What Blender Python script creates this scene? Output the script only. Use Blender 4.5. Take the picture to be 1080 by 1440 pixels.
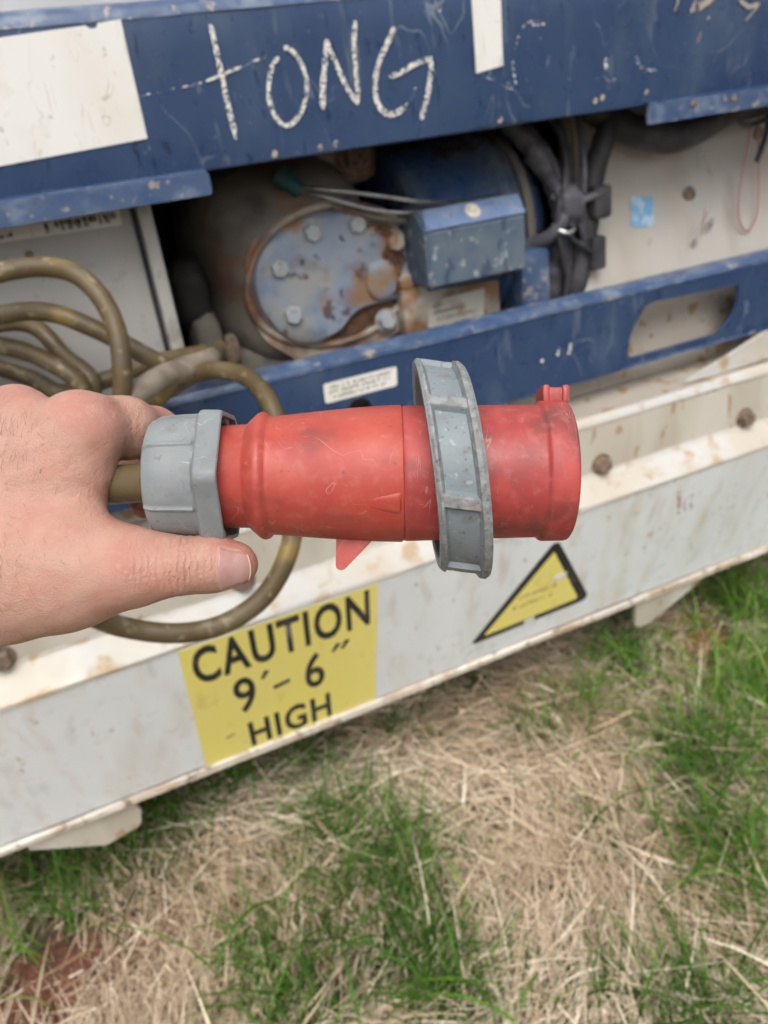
import bpy, bmesh, math, random
import numpy as np
from mathutils import Matrix, Vector
from mathutils.geometry import tessellate_polygon

for o in list(bpy.data.objects):
    bpy.data.objects.remove(o)
random.seed(7)
RNG = np.random.default_rng(11)
SC = bpy.context.scene
COL = SC.collection

# ------------------------------------------------------------------ camera
CAM = Vector((0.0, -0.85, 0.92))
CR = Vector((0.9064, -0.4050, -0.1200))
CU = Vector((0.2840, 0.3740, 0.8829))
CF = Vector((0.3127, 0.8343, -0.4540))
cam_d = bpy.data.cameras.new('camera')
cam = bpy.data.objects.new('camera', cam_d)
COL.objects.link(cam)
cam.matrix_world = Matrix(((CR.x, CU.x, -CF.x, CAM.x), (CR.y, CU.y, -CF.y, CAM.y), (CR.z, CU.z, -CF.z, CAM.z), (0, 0, 0, 1)))
cam_d.sensor_fit = 'VERTICAL'
cam_d.sensor_height = 36
cam_d.sensor_width = 27
cam_d.lens = 27.25
cam_d.clip_start = 0.01
cam_d.clip_end = 500
cam_d.dof.use_dof = True
cam_d.dof.focus_distance = 0.284
cam_d.dof.aperture_fstop = 12.0
SC.camera = cam

# ------------------------------------------------------------------ overcast daylight
SUN_EL, SUN_AZ = math.radians(56), math.radians(200)
w = bpy.data.worlds.new('World')
SC.world = w
w.use_nodes = True
nt = w.node_tree
nt.nodes.clear()
sky = nt.nodes.new('ShaderNodeTexSky')
sky.sky_type = 'NISHITA'
sky.sun_disc = False
sky.sun_elevation = SUN_EL
sky.sun_rotation = SUN_AZ
sky.dust_density = 4
hs = nt.nodes.new('ShaderNodeHueSaturation')
hs.inputs['Saturation'].default_value = 0.38
bg = nt.nodes.new('ShaderNodeBackground')
bg.inputs['Strength'].default_value = 0.115
wo = nt.nodes.new('ShaderNodeOutputWorld')
nt.links.new(sky.outputs[0], hs.inputs['Color'])
nt.links.new(hs.outputs[0], bg.inputs['Color'])
nt.links.new(bg.outputs[0], wo.inputs['Surface'])
sun_d = bpy.data.lights.new('sun', 'SUN')
sun_d.energy = 1.5
sun_d.angle = math.radians(50)
sun_d.color = (1.0, 0.965, 0.92)
sun = bpy.data.objects.new('sun', sun_d)
COL.objects.link(sun)
sd = Vector((math.sin(SUN_AZ) * math.cos(SUN_EL), math.cos(SUN_AZ) * math.cos(SUN_EL), math.sin(SUN_EL)))
sun.rotation_euler = sd.to_track_quat('Z', 'Y').to_euler()
SC.view_settings.view_transform = 'Standard'
SC.view_settings.look = 'None'
SC.view_settings.exposure = 0.47
SC.view_settings.gamma = 1
SC.view_settings.use_curve_mapping = False
SC.cycles.max_bounces = 5
SC.cycles.diffuse_bounces = 3
SC.cycles.glossy_bounces = 2
SC.cycles.use_denoising = True
SC.cycles.use_adaptive_sampling = True
SC.cycles.adaptive_threshold = 0.05
SC.cycles.adaptive_min_samples = 20
SC.cycles.transparent_max_bounces = 8

# ------------------------------------------------------------------ helpers
def tag(o, label=None, cat=None, group=None, kind=None):
    if label: o['label'] = label
    if cat: o['category'] = cat
    if group: o['group'] = group
    if kind: o['kind'] = kind
    return o

def thing(name, loc, label, cat, group=None):
    e = bpy.data.objects.new(name, None)
    COL.objects.link(e)
    e.location = loc
    e.empty_display_size = 0.05
    return tag(e, label, cat, group)

def root_of(o):
    while o.parent: o = o.parent
    return o

def link(name, me, mat, parent=None, local=False):
    o = bpy.data.objects.new(name, me)
    COL.objects.link(o)
    if mat is not None and not me.materials:
        me.materials.append(mat)
    if parent is not None:
        o.parent = parent
        if not local:   # mesh coordinates are world coordinates: cancel the root's place
            r = root_of(parent)
            if parent is r and parent.type == 'EMPTY':
                o.matrix_parent_inverse = Matrix.Translation(-Vector(r.location))
    return o

def mesh(name, verts, faces, mat, parent=None, smooth=None, local=False):
    me = bpy.data.meshes.new(name)
    me.from_pydata([tuple(map(float, v)) for v in verts], [], [tuple(map(int, f)) for f in faces])
    me.validate()
    if smooth is not None:
        me.shade_smooth()
        me.set_sharp_from_angle(angle=math.radians(smooth))
    me.update()
    return link(name, me, mat, parent, local)

def from_bm(name, bm, mat, parent=None, smooth=None, local=False):
    me = bpy.data.meshes.new(name)
    bmesh.ops.recalc_face_normals(bm, faces=bm.faces)
    bm.to_mesh(me)
    bm.free()
    if smooth is not None:
        me.shade_smooth()
        me.set_sharp_from_angle(angle=math.radians(smooth))
    return link(name, me, mat, parent, local)

def box(name, lo, hi, mat, parent=None, bevel=0.003, segs=2, local=False, rot=None):
    bm = bmesh.new()
    bmesh.ops.create_cube(bm, size=1)
    lo, hi = Vector(lo), Vector(hi)
    c, s = (lo + hi) / 2, hi - lo
    for v in bm.verts:
        v.co = Vector((v.co.x * s.x, v.co.y * s.y, v.co.z * s.z))
    if bevel:
        bmesh.ops.bevel(bm, geom=list(bm.edges), offset=bevel, segments=segs, profile=0.5, affect='EDGES')
    for v in bm.verts:
        if rot: v.co = rot @ v.co
        v.co += c
    return from_bm(name, bm, mat, parent, 35, local)

def plate(name, loops, fmap, thick, mat, parent=None, local=False):
    """flat plate with holes: loops are 2D outlines (first is the outer); fmap(u, v, d) gives the point at depth d"""
    flat = [p for l in loops for p in l]
    tris = tessellate_polygon([[Vector((p[0], p[1], 0)) for p in l] for l in loops])
    n = len(flat)
    vs = [fmap(p[0], p[1], 0) for p in flat] + [fmap(p[0], p[1], thick) for p in flat]
    bm = bmesh.new()
    bv = [bm.verts.new(v) for v in vs]
    for t in tris:
        try:
            bm.faces.new([bv[i] for i in t]); bm.faces.new([bv[i + n] for i in reversed(t)])
        except ValueError: pass
    k = 0
    for l in loops:
        m = len(l)
        for i in range(m):
            a, b = k + i, k + (i + 1) % m
            bm.faces.new((bv[a], bv[b], bv[b + n], bv[a + n]))
        k += m
    return from_bm(name, bm, mat, parent, None, local)

def wall_map(y):
    return lambda u, v, d: (u, y + d, v)

def catmull(pts, per=8):
    P = np.array(pts, float)
    P = np.vstack([2 * P[0] - P[1], P, 2 * P[-1] - P[-2]])
    out = []
    for i in range(1, len(P) - 2):
        p0, p1, p2, p3 = P[i - 1], P[i], P[i + 1], P[i + 2]
        for k in range(per):
            t = k / per
            out.append(0.5 * ((2 * p1) + (p2 - p0) * t + (2 * p0 - 5 * p1 + 4 * p2 - p3) * t * t + (3 * p1 - p0 - 3 * p2 + p3) * t ** 3))
    out.append(P[-2])
    return np.array(out)

def tube(name, pts, rad, mat, parent=None, segs=14, per=8, local=False, cap=True, wob=0.0):
    P = catmull(pts, per) if per else np.array(pts, float)
    n = len(P)
    R = np.interp(np.linspace(0, 1, n), np.linspace(0, 1, len(rad)), rad) if hasattr(rad, '__len__') else np.full(n, rad)
    if wob: R = R * (1 + wob * np.sin(np.arange(n) * 1.7) * np.cos(np.arange(n) * 0.53))
    T = np.gradient(P, axis=0)
    T /= np.linalg.norm(T, axis=1)[:, None] + 1e-12
    N = np.cross(T[0], (0.3, 0.2, 0.9)); N /= np.linalg.norm(N)
    vs = []
    for i in range(n):
        N = N - T[i] * (N @ T[i]); N /= np.linalg.norm(N)
        B = np.cross(T[i], N)
        for k in range(segs):
            a = 2 * math.pi * k / segs
            vs.append(P[i] + R[i] * (math.cos(a) * N + math.sin(a) * B))
    fs = [(i * segs + k, i * segs + (k + 1) % segs, (i + 1) * segs + (k + 1) % segs, (i + 1) * segs + k) for i in range(n - 1) for k in range(segs)]
    if cap:
        fs.append(tuple(range(segs))[::-1]); fs.append(tuple((n - 1) * segs + k for k in range(segs)))
    return mesh(name, vs, fs, mat, parent, 50, local)

def revolve(name, prof, frame, mat, parent=None, segs=64, local=False, sharp=32, closed=False):
    """prof: list of (t, r) or (t, rfunc(theta)); frame(t, r, theta) -> point"""
    vs, n = [], len(prof)
    for t, r in prof:
        for k in range(segs):
            a = 2 * math.pi * k / segs
            vs.append(frame(t, r(a) if callable(r) else r, a))
    fs = []
    for i in range(n if closed else n - 1):
        j = (i + 1) % n
        for k in range(segs):
            k2 = (k + 1) % segs
            fs.append((i * segs + k, i * segs + k2, j * segs + k2, j * segs + k))
    bm = bmesh.new()
    bv = [bm.verts.new(v) for v in vs]
    for f in fs: bm.faces.new([bv[i] for i in f])
    bmesh.ops.remove_doubles(bm, verts=bm.verts, dist=1e-7)
    return from_bm(name, bm, mat, parent, sharp, local)

def axis_frame(origin, axis, up=(0, 0, 1)):
    o, a = Vector(origin), Vector(axis).normalized()
    u = Vector(up); u = (u - a * u.dot(a)).normalized()
    v = a.cross(u)
    return lambda t, r, th: o + a * t + u * (r * math.cos(th)) + v * (r * math.sin(th))

def hexr(R, phase, soft=0.9):
    ap = R * math.cos(math.pi / 6)
    def f(th):
        a = (th - phase) % (math.pi / 3) - math.pi / 6
        return min(ap / math.cos(a), R * 0.985 + 0 * soft)
    return f

def fbm1(x, seed=0):
    return math.sin(x * 7.3 + seed) * 0.5 + math.sin(x * 17.1 + seed * 2.1) * 0.3 + math.sin(x * 43.7 + seed * 3.7) * 0.2

def sweep_x(name, prof, x0, x1, mat, parent=None, n=90, jit=0.0004, sharp=40):
    """sheet with a (y, z) profile run along x, with slight waviness as handled steel has"""
    vs, m = [], len(prof)
    for i in range(n + 1):
        x = x0 + (x1 - x0) * i / n
        for k, (y, z) in enumerate(prof):
            vs.append((x, y + jit * fbm1(x, k * 1.3), z + jit * fbm1(x * 1.3, k * 2.9 + 4)))
    fs = [(i * m + k, i * m + k + 1, (i + 1) * m + k + 1, (i + 1) * m + k) for i in range(n) for k in range(m - 1)]
    return mesh(name, vs, fs, mat, parent, sharp)

def superell(name, c, h, e, mat, parent=None, nu=28, nv=18, jit=0.0):
    def sp(v, p): return math.copysign(abs(v) ** p, v)
    vs, fs = [], []
    for j in range(nv + 1):
        b = -math.pi / 2 + math.pi * j / nv
        for i in range(nu):
            a = 2 * math.pi * i / nu
            d = 1 + jit * math.sin(3 * a + 5 * b) * math.cos(2 * a - 3 * b)
            vs.append((c[0] + h[0] * d * sp(math.cos(b), 2 / e) * sp(math.cos(a), 2 / e), c[1] + h[1] * d * sp(math.cos(b), 2 / e) * sp(math.sin(a), 2 / e), c[2] + h[2] * d * sp(math.sin(b), 2 / e)))
    for j in range(nv):
        for i in range(nu):
            fs.append((j * nu + i, j * nu + (i + 1) % nu, (j + 1) * nu + (i + 1) % nu, (j + 1) * nu + i))
    return mesh(name, vs, fs, mat, parent, 60)

# ------------------------------------------------------------------ materials
def material(name, base, rough=0.5, metal=0.0, layers=(), bump=None, spec=0.5, sss=None, attr=None, alpha=None, rough_var=0.12, coord='Object', lines=()):
    """layers: (colour, scale xyz, low, high, strength[, detail[, offset]]) laid one over the other by noise"""
    m = bpy.data.materials.new(name)
    m.use_nodes = True
    t = m.node_tree
    b = t.nodes['Principled BSDF']
    tc = t.nodes.new('ShaderNodeTexCoord')
    def noise(sc, det=3.0, off=(0, 0, 0), dist=0.0):
        mp = t.nodes.new('ShaderNodeMapping')
        mp.inputs['Scale'].default_value = sc if hasattr(sc, '__len__') else (sc,) * 3
        mp.inputs['Location'].default_value = off
        t.links.new(tc.outputs[coord], mp.inputs['Vector'])
        nz = t.nodes.new('ShaderNodeTexNoise')
        nz.inputs['Scale'].default_value = 1.0
        nz.inputs['Detail'].default_value = det
        nz.inputs['Distortion'].default_value = dist
        t.links.new(mp.outputs[0], nz.inputs['Vector'])
        return nz.outputs['Fac']
    def rng(sock, lo, hi, mul=1.0):
        r = t.nodes.new('ShaderNodeMapRange')
        r.inputs['From Min'].default_value = lo
        r.inputs['From Max'].default_value = hi
        r.inputs['To Min'].default_value = 0
        r.inputs['To Max'].default_value = mul
        t.links.new(sock, r.inputs['Value'])
        return r.outputs[0]
    rgb = t.nodes.new('ShaderNodeRGB')
    rgb.outputs[0].default_value = (*base, 1)
    cur = rgb.outputs[0]
    if attr:   # (attribute name, list of (position, colour))
        at = t.nodes.new('ShaderNodeAttribute'); at.attribute_name = attr[0]
        rp = t.nodes.new('ShaderNodeValToRGB')
        while len(rp.color_ramp.elements) < len(attr[1]): rp.color_ramp.elements.new(0.5)
        for e, (p, c) in zip(rp.color_ramp.elements, attr[1]):
            e.position = p; e.color = (*c, 1)
        t.links.new(at.outputs['Fac'], rp.inputs[0])
        cur = rp.outputs[0]
    for k, L in enumerate(layers):
        c, sc, lo, hi, st = L[:5]
        det = L[5] if len(L) > 5 else 3.0
        off = L[6] if len(L) > 6 else (k * 3.1, k * 1.7, k * 5.3)
        fac = rng(noise(sc, det, off), lo - 0.035, hi - 0.04, st)
        mx = t.nodes.new('ShaderNodeMix'); mx.data_type = 'RGBA'
        t.links.new(fac, mx.inputs['Factor'])
        t.links.new(cur, mx.inputs['A'])
        mx.inputs['B'].default_value = (*c, 1)
        cur = mx.outputs['Result']
    for k, (c, sc, wd, mlo, mhi, st) in enumerate(lines):   # hairline scratches and cracks: contours of a broad noise, broken by a second
        nz = noise(sc, 2.5, (k * 2.3 + 0.7, k * 4.1, 1.9 * k), 0.6)
        ab = t.nodes.new('ShaderNodeMath'); ab.operation = 'SUBTRACT'; ab.inputs[1].default_value = 0.5
        t.links.new(nz, ab.inputs[0])
        a2 = t.nodes.new('ShaderNodeMath'); a2.operation = 'ABSOLUTE'
        t.links.new(ab.outputs[0], a2.inputs[0])
        ln = rng(a2.outputs[0], wd, wd * 0.35, 1.0)
        mk = rng(noise(tuple(v * 0.9 for v in (sc if hasattr(sc, '__len__') else (sc,) * 3)), 3, (7 + k, 3, 2)), mlo, mhi, st)
        mu = t.nodes.new('ShaderNodeMath'); mu.operation = 'MULTIPLY'
        t.links.new(ln, mu.inputs[0]); t.links.new(mk, mu.inputs[1])
        mx = t.nodes.new('ShaderNodeMix'); mx.data_type = 'RGBA'
        t.links.new(mu.outputs[0], mx.inputs['Factor']); t.links.new(cur, mx.inputs['A'])
        mx.inputs['B'].default_value = (*c, 1)
        cur = mx.outputs['Result']
    t.links.new(cur, b.inputs['Base Color'])
    b.inputs['Metallic'].default_value = metal
    b.inputs['Specular IOR Level'].default_value = spec
    if rough_var:
        rr = t.nodes.new('ShaderNodeMapRange')
        rr.inputs['To Min'].default_value = max(0.02, rough - rough_var)
        rr.inputs['To Max'].default_value = min(1, rough + rough_var)
        rr.inputs['From Min'].default_value = 0.3; rr.inputs['From Max'].default_value = 0.7
        t.links.new(noise(35, 3, (9, 9, 9)), rr.inputs['Value'])
        t.links.new(rr.outputs[0], b.inputs['Roughness'])
    else:
        b.inputs['Roughness'].default_value = rough
    prev = None
    for (sc, dist, strength) in (bump or ()):
        bp = t.nodes.new('ShaderNodeBump')
        bp.inputs['Strength'].default_value = strength
        bp.inputs['Distance'].default_value = dist
        t.links.new(noise(sc, 3, (2, 5, 1)), bp.inputs['Height'])
        if prev: t.links.new(prev, bp.inputs['Normal'])
        prev = bp.outputs[0]
    if prev: t.links.new(prev, b.inputs['Normal'])
    if sss:
        b.inputs['Subsurface Weight'].default_value = sss[0]
        b.inputs['Subsurface Radius'].default_value = sss[1]
        b.inputs['Subsurface Scale'].default_value = sss[2]
    if alpha:   # (scale, lo, hi): broken coverage such as chalk on paint
        t.links.new(rng(noise(alpha[0], 6, (4, 4, 4)), alpha[1], alpha[2]), b.inputs['Alpha'])
    m['nt'] = 1
    return m

DRIP = (0.012, 0.026, 0.075)
M = {}
M['blue'] = material('blue_paint', (0.022, 0.051, 0.124), 0.34, layers=[
    ((0.045, 0.080, 0.155), (6, 6, 3), 0.45, 0.75, 0.55), ((0.12, 0.16, 0.21), (14, 14, 5), 0.58, 0.82, 0.45),
    ((0.020, 0.044, 0.115), (9, 9, 9), 0.5, 0.75, 0.5), ((0.22, 0.25, 0.28), (70, 70, 30), 0.70, 0.80, 0.4),
    (DRIP, (130, 130, 34), 0.68, 0.72, 0.85), ((0.30, 0.33, 0.35), (220, 220, 220), 0.74, 0.80, 0.5),
    ((0.20, 0.23, 0.25), (50, 50, 9), 0.68, 0.75, 0.3)], bump=[(60, 0.0006, 0.25)], lines=[((0.22, 0.26, 0.31), (14, 14, 8), 0.006, 0.5, 0.6, 0.6)])
M['blue_edge'] = material('worn_blue_edge', (0.062, 0.102, 0.19), 0.4, layers=[
    ((0.24, 0.29, 0.36), (30, 30, 30), 0.5, 0.7, 0.6), ((0.04, 0.08, 0.19), (40, 40, 60), 0.55, 0.65, 0.7),
    ((0.42, 0.36, 0.28), (80, 80, 80), 0.66, 0.72, 0.7)], bump=[(80, 0.0008, 0.4)])
M['blue_dark'] = material('navy_machine_paint', (0.04, 0.085, 0.19), 0.32, layers=[
    ((0.15, 0.17, 0.20), (11, 11, 11), 0.50, 0.72, 0.8), ((0.07, 0.035, 0.02), (16, 16, 16), 0.6, 0.68, 0.9), ((0.18, 0.18, 0.18), (90, 90, 90), 0.62, 0.72, 0.4)], bump=[(50, 0.001, 0.3)])
M['blue_box'] = material('dusty_blue_box_paint', (0.075, 0.115, 0.175), 0.6, layers=[
    ((0.15, 0.18, 0.20), (20, 20, 20), 0.42, 0.66, 0.7), ((0.42, 0.45, 0.46), (70, 70, 55), 0.64, 0.71, 0.7), ((0.03, 0.05, 0.1), (60, 60, 25), 0.64, 0.7, 0.7)], bump=[(90, 0.0006, 0.3)])
M['lit_blue_lid'] = material('lit_blue_lid_paint', (0.17, 0.25, 0.42), 0.45, layers=[((0.30, 0.35, 0.42), (40, 40, 40), 0.5, 0.7, 0.6), ((0.06, 0.1, 0.2), (90, 90, 90), 0.64, 0.7, 0.6)])  # lighter than the box: light on the slanted strip is put into the colour
RUST, CREAM = (0.38, 0.22, 0.09), (0.66, 0.58, 0.44)
M['rail'] = material('white_rail_paint', (0.82, 0.85, 0.87), 0.36, layers=[
    ((0.72, 0.74, 0.74), (7, 7, 2.5), 0.45, 0.75, 0.8), ((0.68, 0.62, 0.50), (16, 16, 3), 0.56, 0.78, 0.6), ((0.55, 0.44, 0.29), (34, 34, 2.2), 0.60, 0.78, 0.45, 5),
    ((0.52, 0.53, 0.53), (50, 50, 14), 0.64, 0.78, 0.35), ((0.42, 0.29, 0.15), (60, 60, 30), 0.69, 0.76, 0.55)], bump=[(12, 0.002, 0.15), (90, 0.0004, 0.2)])
M['ledge'] = material('stained_white_ledge', (0.56, 0.55, 0.52), 0.42, layers=[
    ((0.52, 0.45, 0.34), (9, 9, 9), 0.47, 0.66, 0.65), ((0.42, 0.27, 0.12), (26, 26, 26), 0.57, 0.68, 0.75), ((0.52, 0.49, 0.42), (60, 60, 60), 0.6, 0.7, 0.5)], bump=[(70, 0.0008, 0.3)])
M['lip'] = material('rust_stained_lip', (0.68, 0.62, 0.53), 0.5, layers=[
    ((0.42, 0.28, 0.17), (20, 20, 20), 0.5, 0.68, 0.75), ((0.20, 0.12, 0.08), (60, 60, 60), 0.63, 0.71, 0.8), ((0.8, 0.78, 0.74), (40, 40, 40), 0.6, 0.7, 0.6)], bump=[(120, 0.0012, 0.4)])
M['cream'] = material('grimy_cream_paint', (0.47, 0.43, 0.35), 0.5, layers=[
    ((0.56, 0.53, 0.47), (10, 10, 4), 0.45, 0.68, 0.7), ((0.34, 0.29, 0.22), (14, 14, 5), 0.55, 0.75, 0.6), ((0.33, 0.2, 0.09), (45, 45, 25), 0.67, 0.73, 0.7)], bump=[(60, 0.0008, 0.25)])
M['top'] = material('shaded_channel_top', (0.40, 0.355, 0.30), 0.7, layers=[  # base darkened: the shade under the lower beam is in the colour
    ((0.36, 0.31, 0.26), (12, 12, 12), 0.5, 0.72, 0.7), ((0.30, 0.19, 0.08), (40, 40, 40), 0.63, 0.68, 0.9), ((0.48, 0.44, 0.38), (25, 25, 25), 0.58, 0.75, 0.5)])
M['panel'] = material('shaded_weathered_panel', (0.52, 0.49, 0.44), 0.5, layers=[  # weathering, plus a base lowered for the shade of the upper beam
    ((0.46, 0.40, 0.32), (10, 10, 2.2), 0.45, 0.7, 0.75), ((0.30, 0.26, 0.21), (14, 14, 3), 0.58, 0.76, 0.6), ((0.24, 0.2, 0.16), (34, 34, 16), 0.69, 0.76, 0.6)])
M['white_box'] = material('shaded_dirty_cabinet', (0.48, 0.47, 0.445), 0.45, layers=[  # dirt over a white that is lowered to hold the recess shadow
    ((0.36, 0.34, 0.30), (9, 9, 6), 0.48, 0.72, 0.7, 6), ((0.25, 0.23, 0.2), (36, 36, 24), 0.66, 0.74, 0.6), ((0.35, 0.32, 0.27), (60, 60, 60), 0.66, 0.73, 0.5)])
M['shadow_steel'] = material('shaded_steel', (0.022, 0.02, 0.018), 0.7, layers=[((0.045, 0.036, 0.028), (12, 12, 12), 0.5, 0.7, 0.7)])  # near black, so the colour itself deepens the shade of the recess
M['shell'] = material('container_shell_paint', (0.7, 0.7, 0.68), 0.45, layers=[((0.55, 0.53, 0.48), (3, 3, 1), 0.5, 0.75, 0.6)])
M['yellow'] = material('yellow_vinyl', (0.90, 0.78, 0.21), 0.42, layers=[((0.82, 0.72, 0.30), (8, 8, 8), 0.5, 0.75, 0.5), ((0.62, 0.42, 0.08), (26, 26, 14), 0.64, 0.78, 0.4), ((0.7, 0.68, 0.6), (120, 120, 60), 0.7, 0.74, 0.6)], rough_var=0.05)
M['ink'] = material('black_print', (0.022, 0.022, 0.024), 0.5, layers=[((0.10, 0.10, 0.09), (40, 40, 40), 0.56, 0.75, 0.5), ((0.5, 0.45, 0.25), (160, 160, 160), 0.71, 0.75, 0.5)])
M['ink_faint'] = material('faded_print', (0.30, 0.28, 0.25), 0.6)
M['ink_yellow'] = material('faded_print_on_yellow', (0.42, 0.33, 0.10), 0.6, layers=[((0.7, 0.55, 0.14), (120, 120, 120), 0.45, 0.65, 0.7)])
M['sticker'] = material('white_vinyl', (0.80, 0.79, 0.75), 0.35, layers=[((0.70, 0.66, 0.57), (9, 9, 6), 0.5, 0.75, 0.7), ((0.50, 0.46, 0.38), (110, 110, 14), 0.68, 0.74, 0.45), ((0.42, 0.40, 0.36), (90, 90, 90), 0.72, 0.76, 0.6)], bump=[(30, 0.0005, 0.2)], lines=[((0.52, 0.47, 0.38), (30, 30, 9), 0.004, 0.46, 0.56, 0.7)])
M['old_plate'] = material('tarnished_nameplate', (0.62, 0.58, 0.48), 0.45, layers=[((0.40, 0.27, 0.12), (30, 30, 30), 0.58, 0.7, 0.8), ((0.72, 0.70, 0.64), (24, 24, 24), 0.5, 0.7, 0.6)])
M['sky_sticker'] = material('pale_blue_sticker', (0.22, 0.47, 0.72), 0.5, layers=[((0.6, 0.72, 0.8), (60, 60, 60), 0.52, 0.64, 0.8)])
M['chalk'] = material('chalk_paint_stroke', (0.78, 0.76, 0.70), 0.9, layers=[((0.6, 0.58, 0.52), (120, 120, 120), 0.5, 0.7, 0.6)], alpha=(420, 0.38, 0.54), rough_var=0)
M['chalk_thin'] = material('faint_chalk_stroke', (0.66, 0.66, 0.64), 0.9, alpha=(300, 0.50, 0.62), rough_var=0)
M['tan_scuff'] = material('scraped_primer', (0.42, 0.36, 0.29), 0.7, layers=[((0.3, 0.27, 0.25), (70, 70, 70), 0.5, 0.7, 0.7)], alpha=((60, 60, 60), 0.42, 0.5), rough_var=0)
M['casting'] = material('grimy_cast_iron', (0.165, 0.145, 0.118), 0.65, layers=[
    ((0.30, 0.27, 0.225), (8, 8, 8), 0.45, 0.7, 0.8, 6), ((0.06, 0.05, 0.045), (14, 14, 14), 0.55, 0.72, 0.8), ((0.20, 0.09, 0.04), (11, 11, 11), 0.6, 0.72, 0.7), ((0.03, 0.06, 0.14), (17, 17, 17), 0.64, 0.72, 0.6)], bump=[(40, 0.002, 0.4), (160, 0.0008, 0.3)])
M['cover'] = material('pale_blue_worn_cover', (0.31, 0.365, 0.46), 0.4, layers=[
    ((0.40, 0.395, 0.37), (16, 16, 16), 0.44, 0.62, 0.85, 6), ((0.17, 0.25, 0.40), (20, 20, 20), 0.52, 0.68, 0.7, 6), ((0.20, 0.17, 0.14), (30, 30, 30), 0.56, 0.72, 0.6, 6), ((0.36, 0.20, 0.08), (13, 13, 13), 0.59, 0.69, 0.85),
    ((0.10, 0.05, 0.03), (26, 26, 26), 0.66, 0.72, 0.8), ((0.06, 0.08, 0.11), (55, 55, 38), 0.69, 0.72, 0.9)], bump=[(70, 0.001, 0.3)])
M['flange'] = material('rusty_beige_flange', (0.46, 0.39, 0.30), 0.55, layers=[
    ((0.60, 0.55, 0.47), (14, 14, 14), 0.5, 0.7, 0.7), ((0.15, 0.065, 0.04), (12, 12, 12), 0.5, 0.64, 0.9), ((0.36, 0.17, 0.06), (30, 30, 30), 0.58, 0.68, 0.8)], bump=[(60, 0.001, 0.4)])
M['bolt'] = material('painted_bolt', (0.42, 0.47, 0.50), 0.4, layers=[((0.30, 0.2, 0.12), (70, 70, 70), 0.56, 0.7, 0.7), ((0.55, 0.56, 0.55), (60, 60, 60), 0.5, 0.66, 0.6)])
M['rust_bolt'] = material('rusty_bolt', (0.17, 0.12, 0.085), 0.75, layers=[((0.30, 0.22, 0.15), (90, 90, 90), 0.48, 0.66, 0.8), ((0.05, 0.04, 0.035), (120, 120, 120), 0.58, 0.7, 0.8)], bump=[(300, 0.0008, 0.5)])
M['screw'] = material('cream_screw', (0.72, 0.68, 0.58), 0.4, layers=[((0.45, 0.38, 0.28), (160, 160, 160), 0.52, 0.66, 0.7)])
M['steel'] = material('dull_steel', (0.50, 0.50, 0.49), 0.38, 0.85, layers=[((0.30, 0.29, 0.27), (60, 60, 60), 0.5, 0.7, 0.7)])
M['teal'] = material('teal_plastic', (0.02, 0.115, 0.125), 0.5, layers=[((0.06, 0.07, 0.07), (60, 60, 60), 0.5, 0.7, 0.7)])
M['rubber'] = material('black_rubber', (0.03, 0.03, 0.034), 0.55, layers=[((0.10, 0.095, 0.10), (20, 20, 20), 0.48, 0.7, 0.7)], bump=[(60, 0.001, 0.3)])
M['grey_rubber'] = material('purple_grey_sleeve', (0.085, 0.082, 0.10), 0.5, layers=[((0.2, 0.19, 0.21), (34, 34, 34), 0.52, 0.68, 0.7), ((0.03, 0.03, 0.035), (50, 50, 50), 0.55, 0.68, 0.8)], bump=[(80, 0.0015, 0.5)])
M['khaki'] = material('khaki_pipe', (0.16, 0.125, 0.075), 0.6, layers=[((0.08, 0.06, 0.04), (22, 22, 22), 0.5, 0.68, 0.8)])
M['pink'] = material('pink_wire', (0.50, 0.24, 0.25), 0.5)
M['clip'] = material('bright_clip', (0.62, 0.62, 0.62), 0.25, 0.9)
M['cable'] = material('olive_brown_cable', (0.105, 0.072, 0.028), 0.5, layers=[
    ((0.165, 0.125, 0.068), (22, 22, 22), 0.48, 0.68, 0.7), ((0.085, 0.062, 0.035), (34, 34, 34), 0.54, 0.68, 0.75), ((0.36, 0.30, 0.2), (90, 90, 90), 0.62, 0.72, 0.5), ((0.40, 0.27, 0.06), (14, 14, 14), 0.62, 0.72, 0.5)], bump=[(120, 0.0006, 0.3)])
M['red'] = material('red_plug_plastic', (0.44, 0.062, 0.044), 0.48, layers=[
    ((0.50, 0.095, 0.063), (60, 60, 60), 0.45, 0.68, 0.7, 6), ((0.33, 0.045, 0.038), (28, 40, 40), 0.52, 0.70, 0.6, 7), ((0.17, 0.055, 0.042), (60, 75, 75), 0.60, 0.74, 0.5, 8), ((0.50, 0.135, 0.10), (260, 260, 260), 0.56, 0.74, 0.35, 7),
    ((0.60, 0.26, 0.23), (140, 600, 600), 0.74, 0.80, 0.4, 3), ((0.16, 0.05, 0.04), (300, 420, 420), 0.74, 0.78, 0.6)], bump=[(300, 0.0002, 0.25), (1400, 0.0001, 0.2)], rough_var=0.1, lines=[((0.58, 0.22, 0.19), (40, 40, 40), 0.007, 0.50, 0.62, 0.5), ((0.60, 0.27, 0.24), (70, 55, 55), 0.006, 0.56, 0.64, 0.6), ((0.24, 0.06, 0.05), (70, 45, 90), 0.006, 0.54, 0.64, 0.5)])
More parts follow.
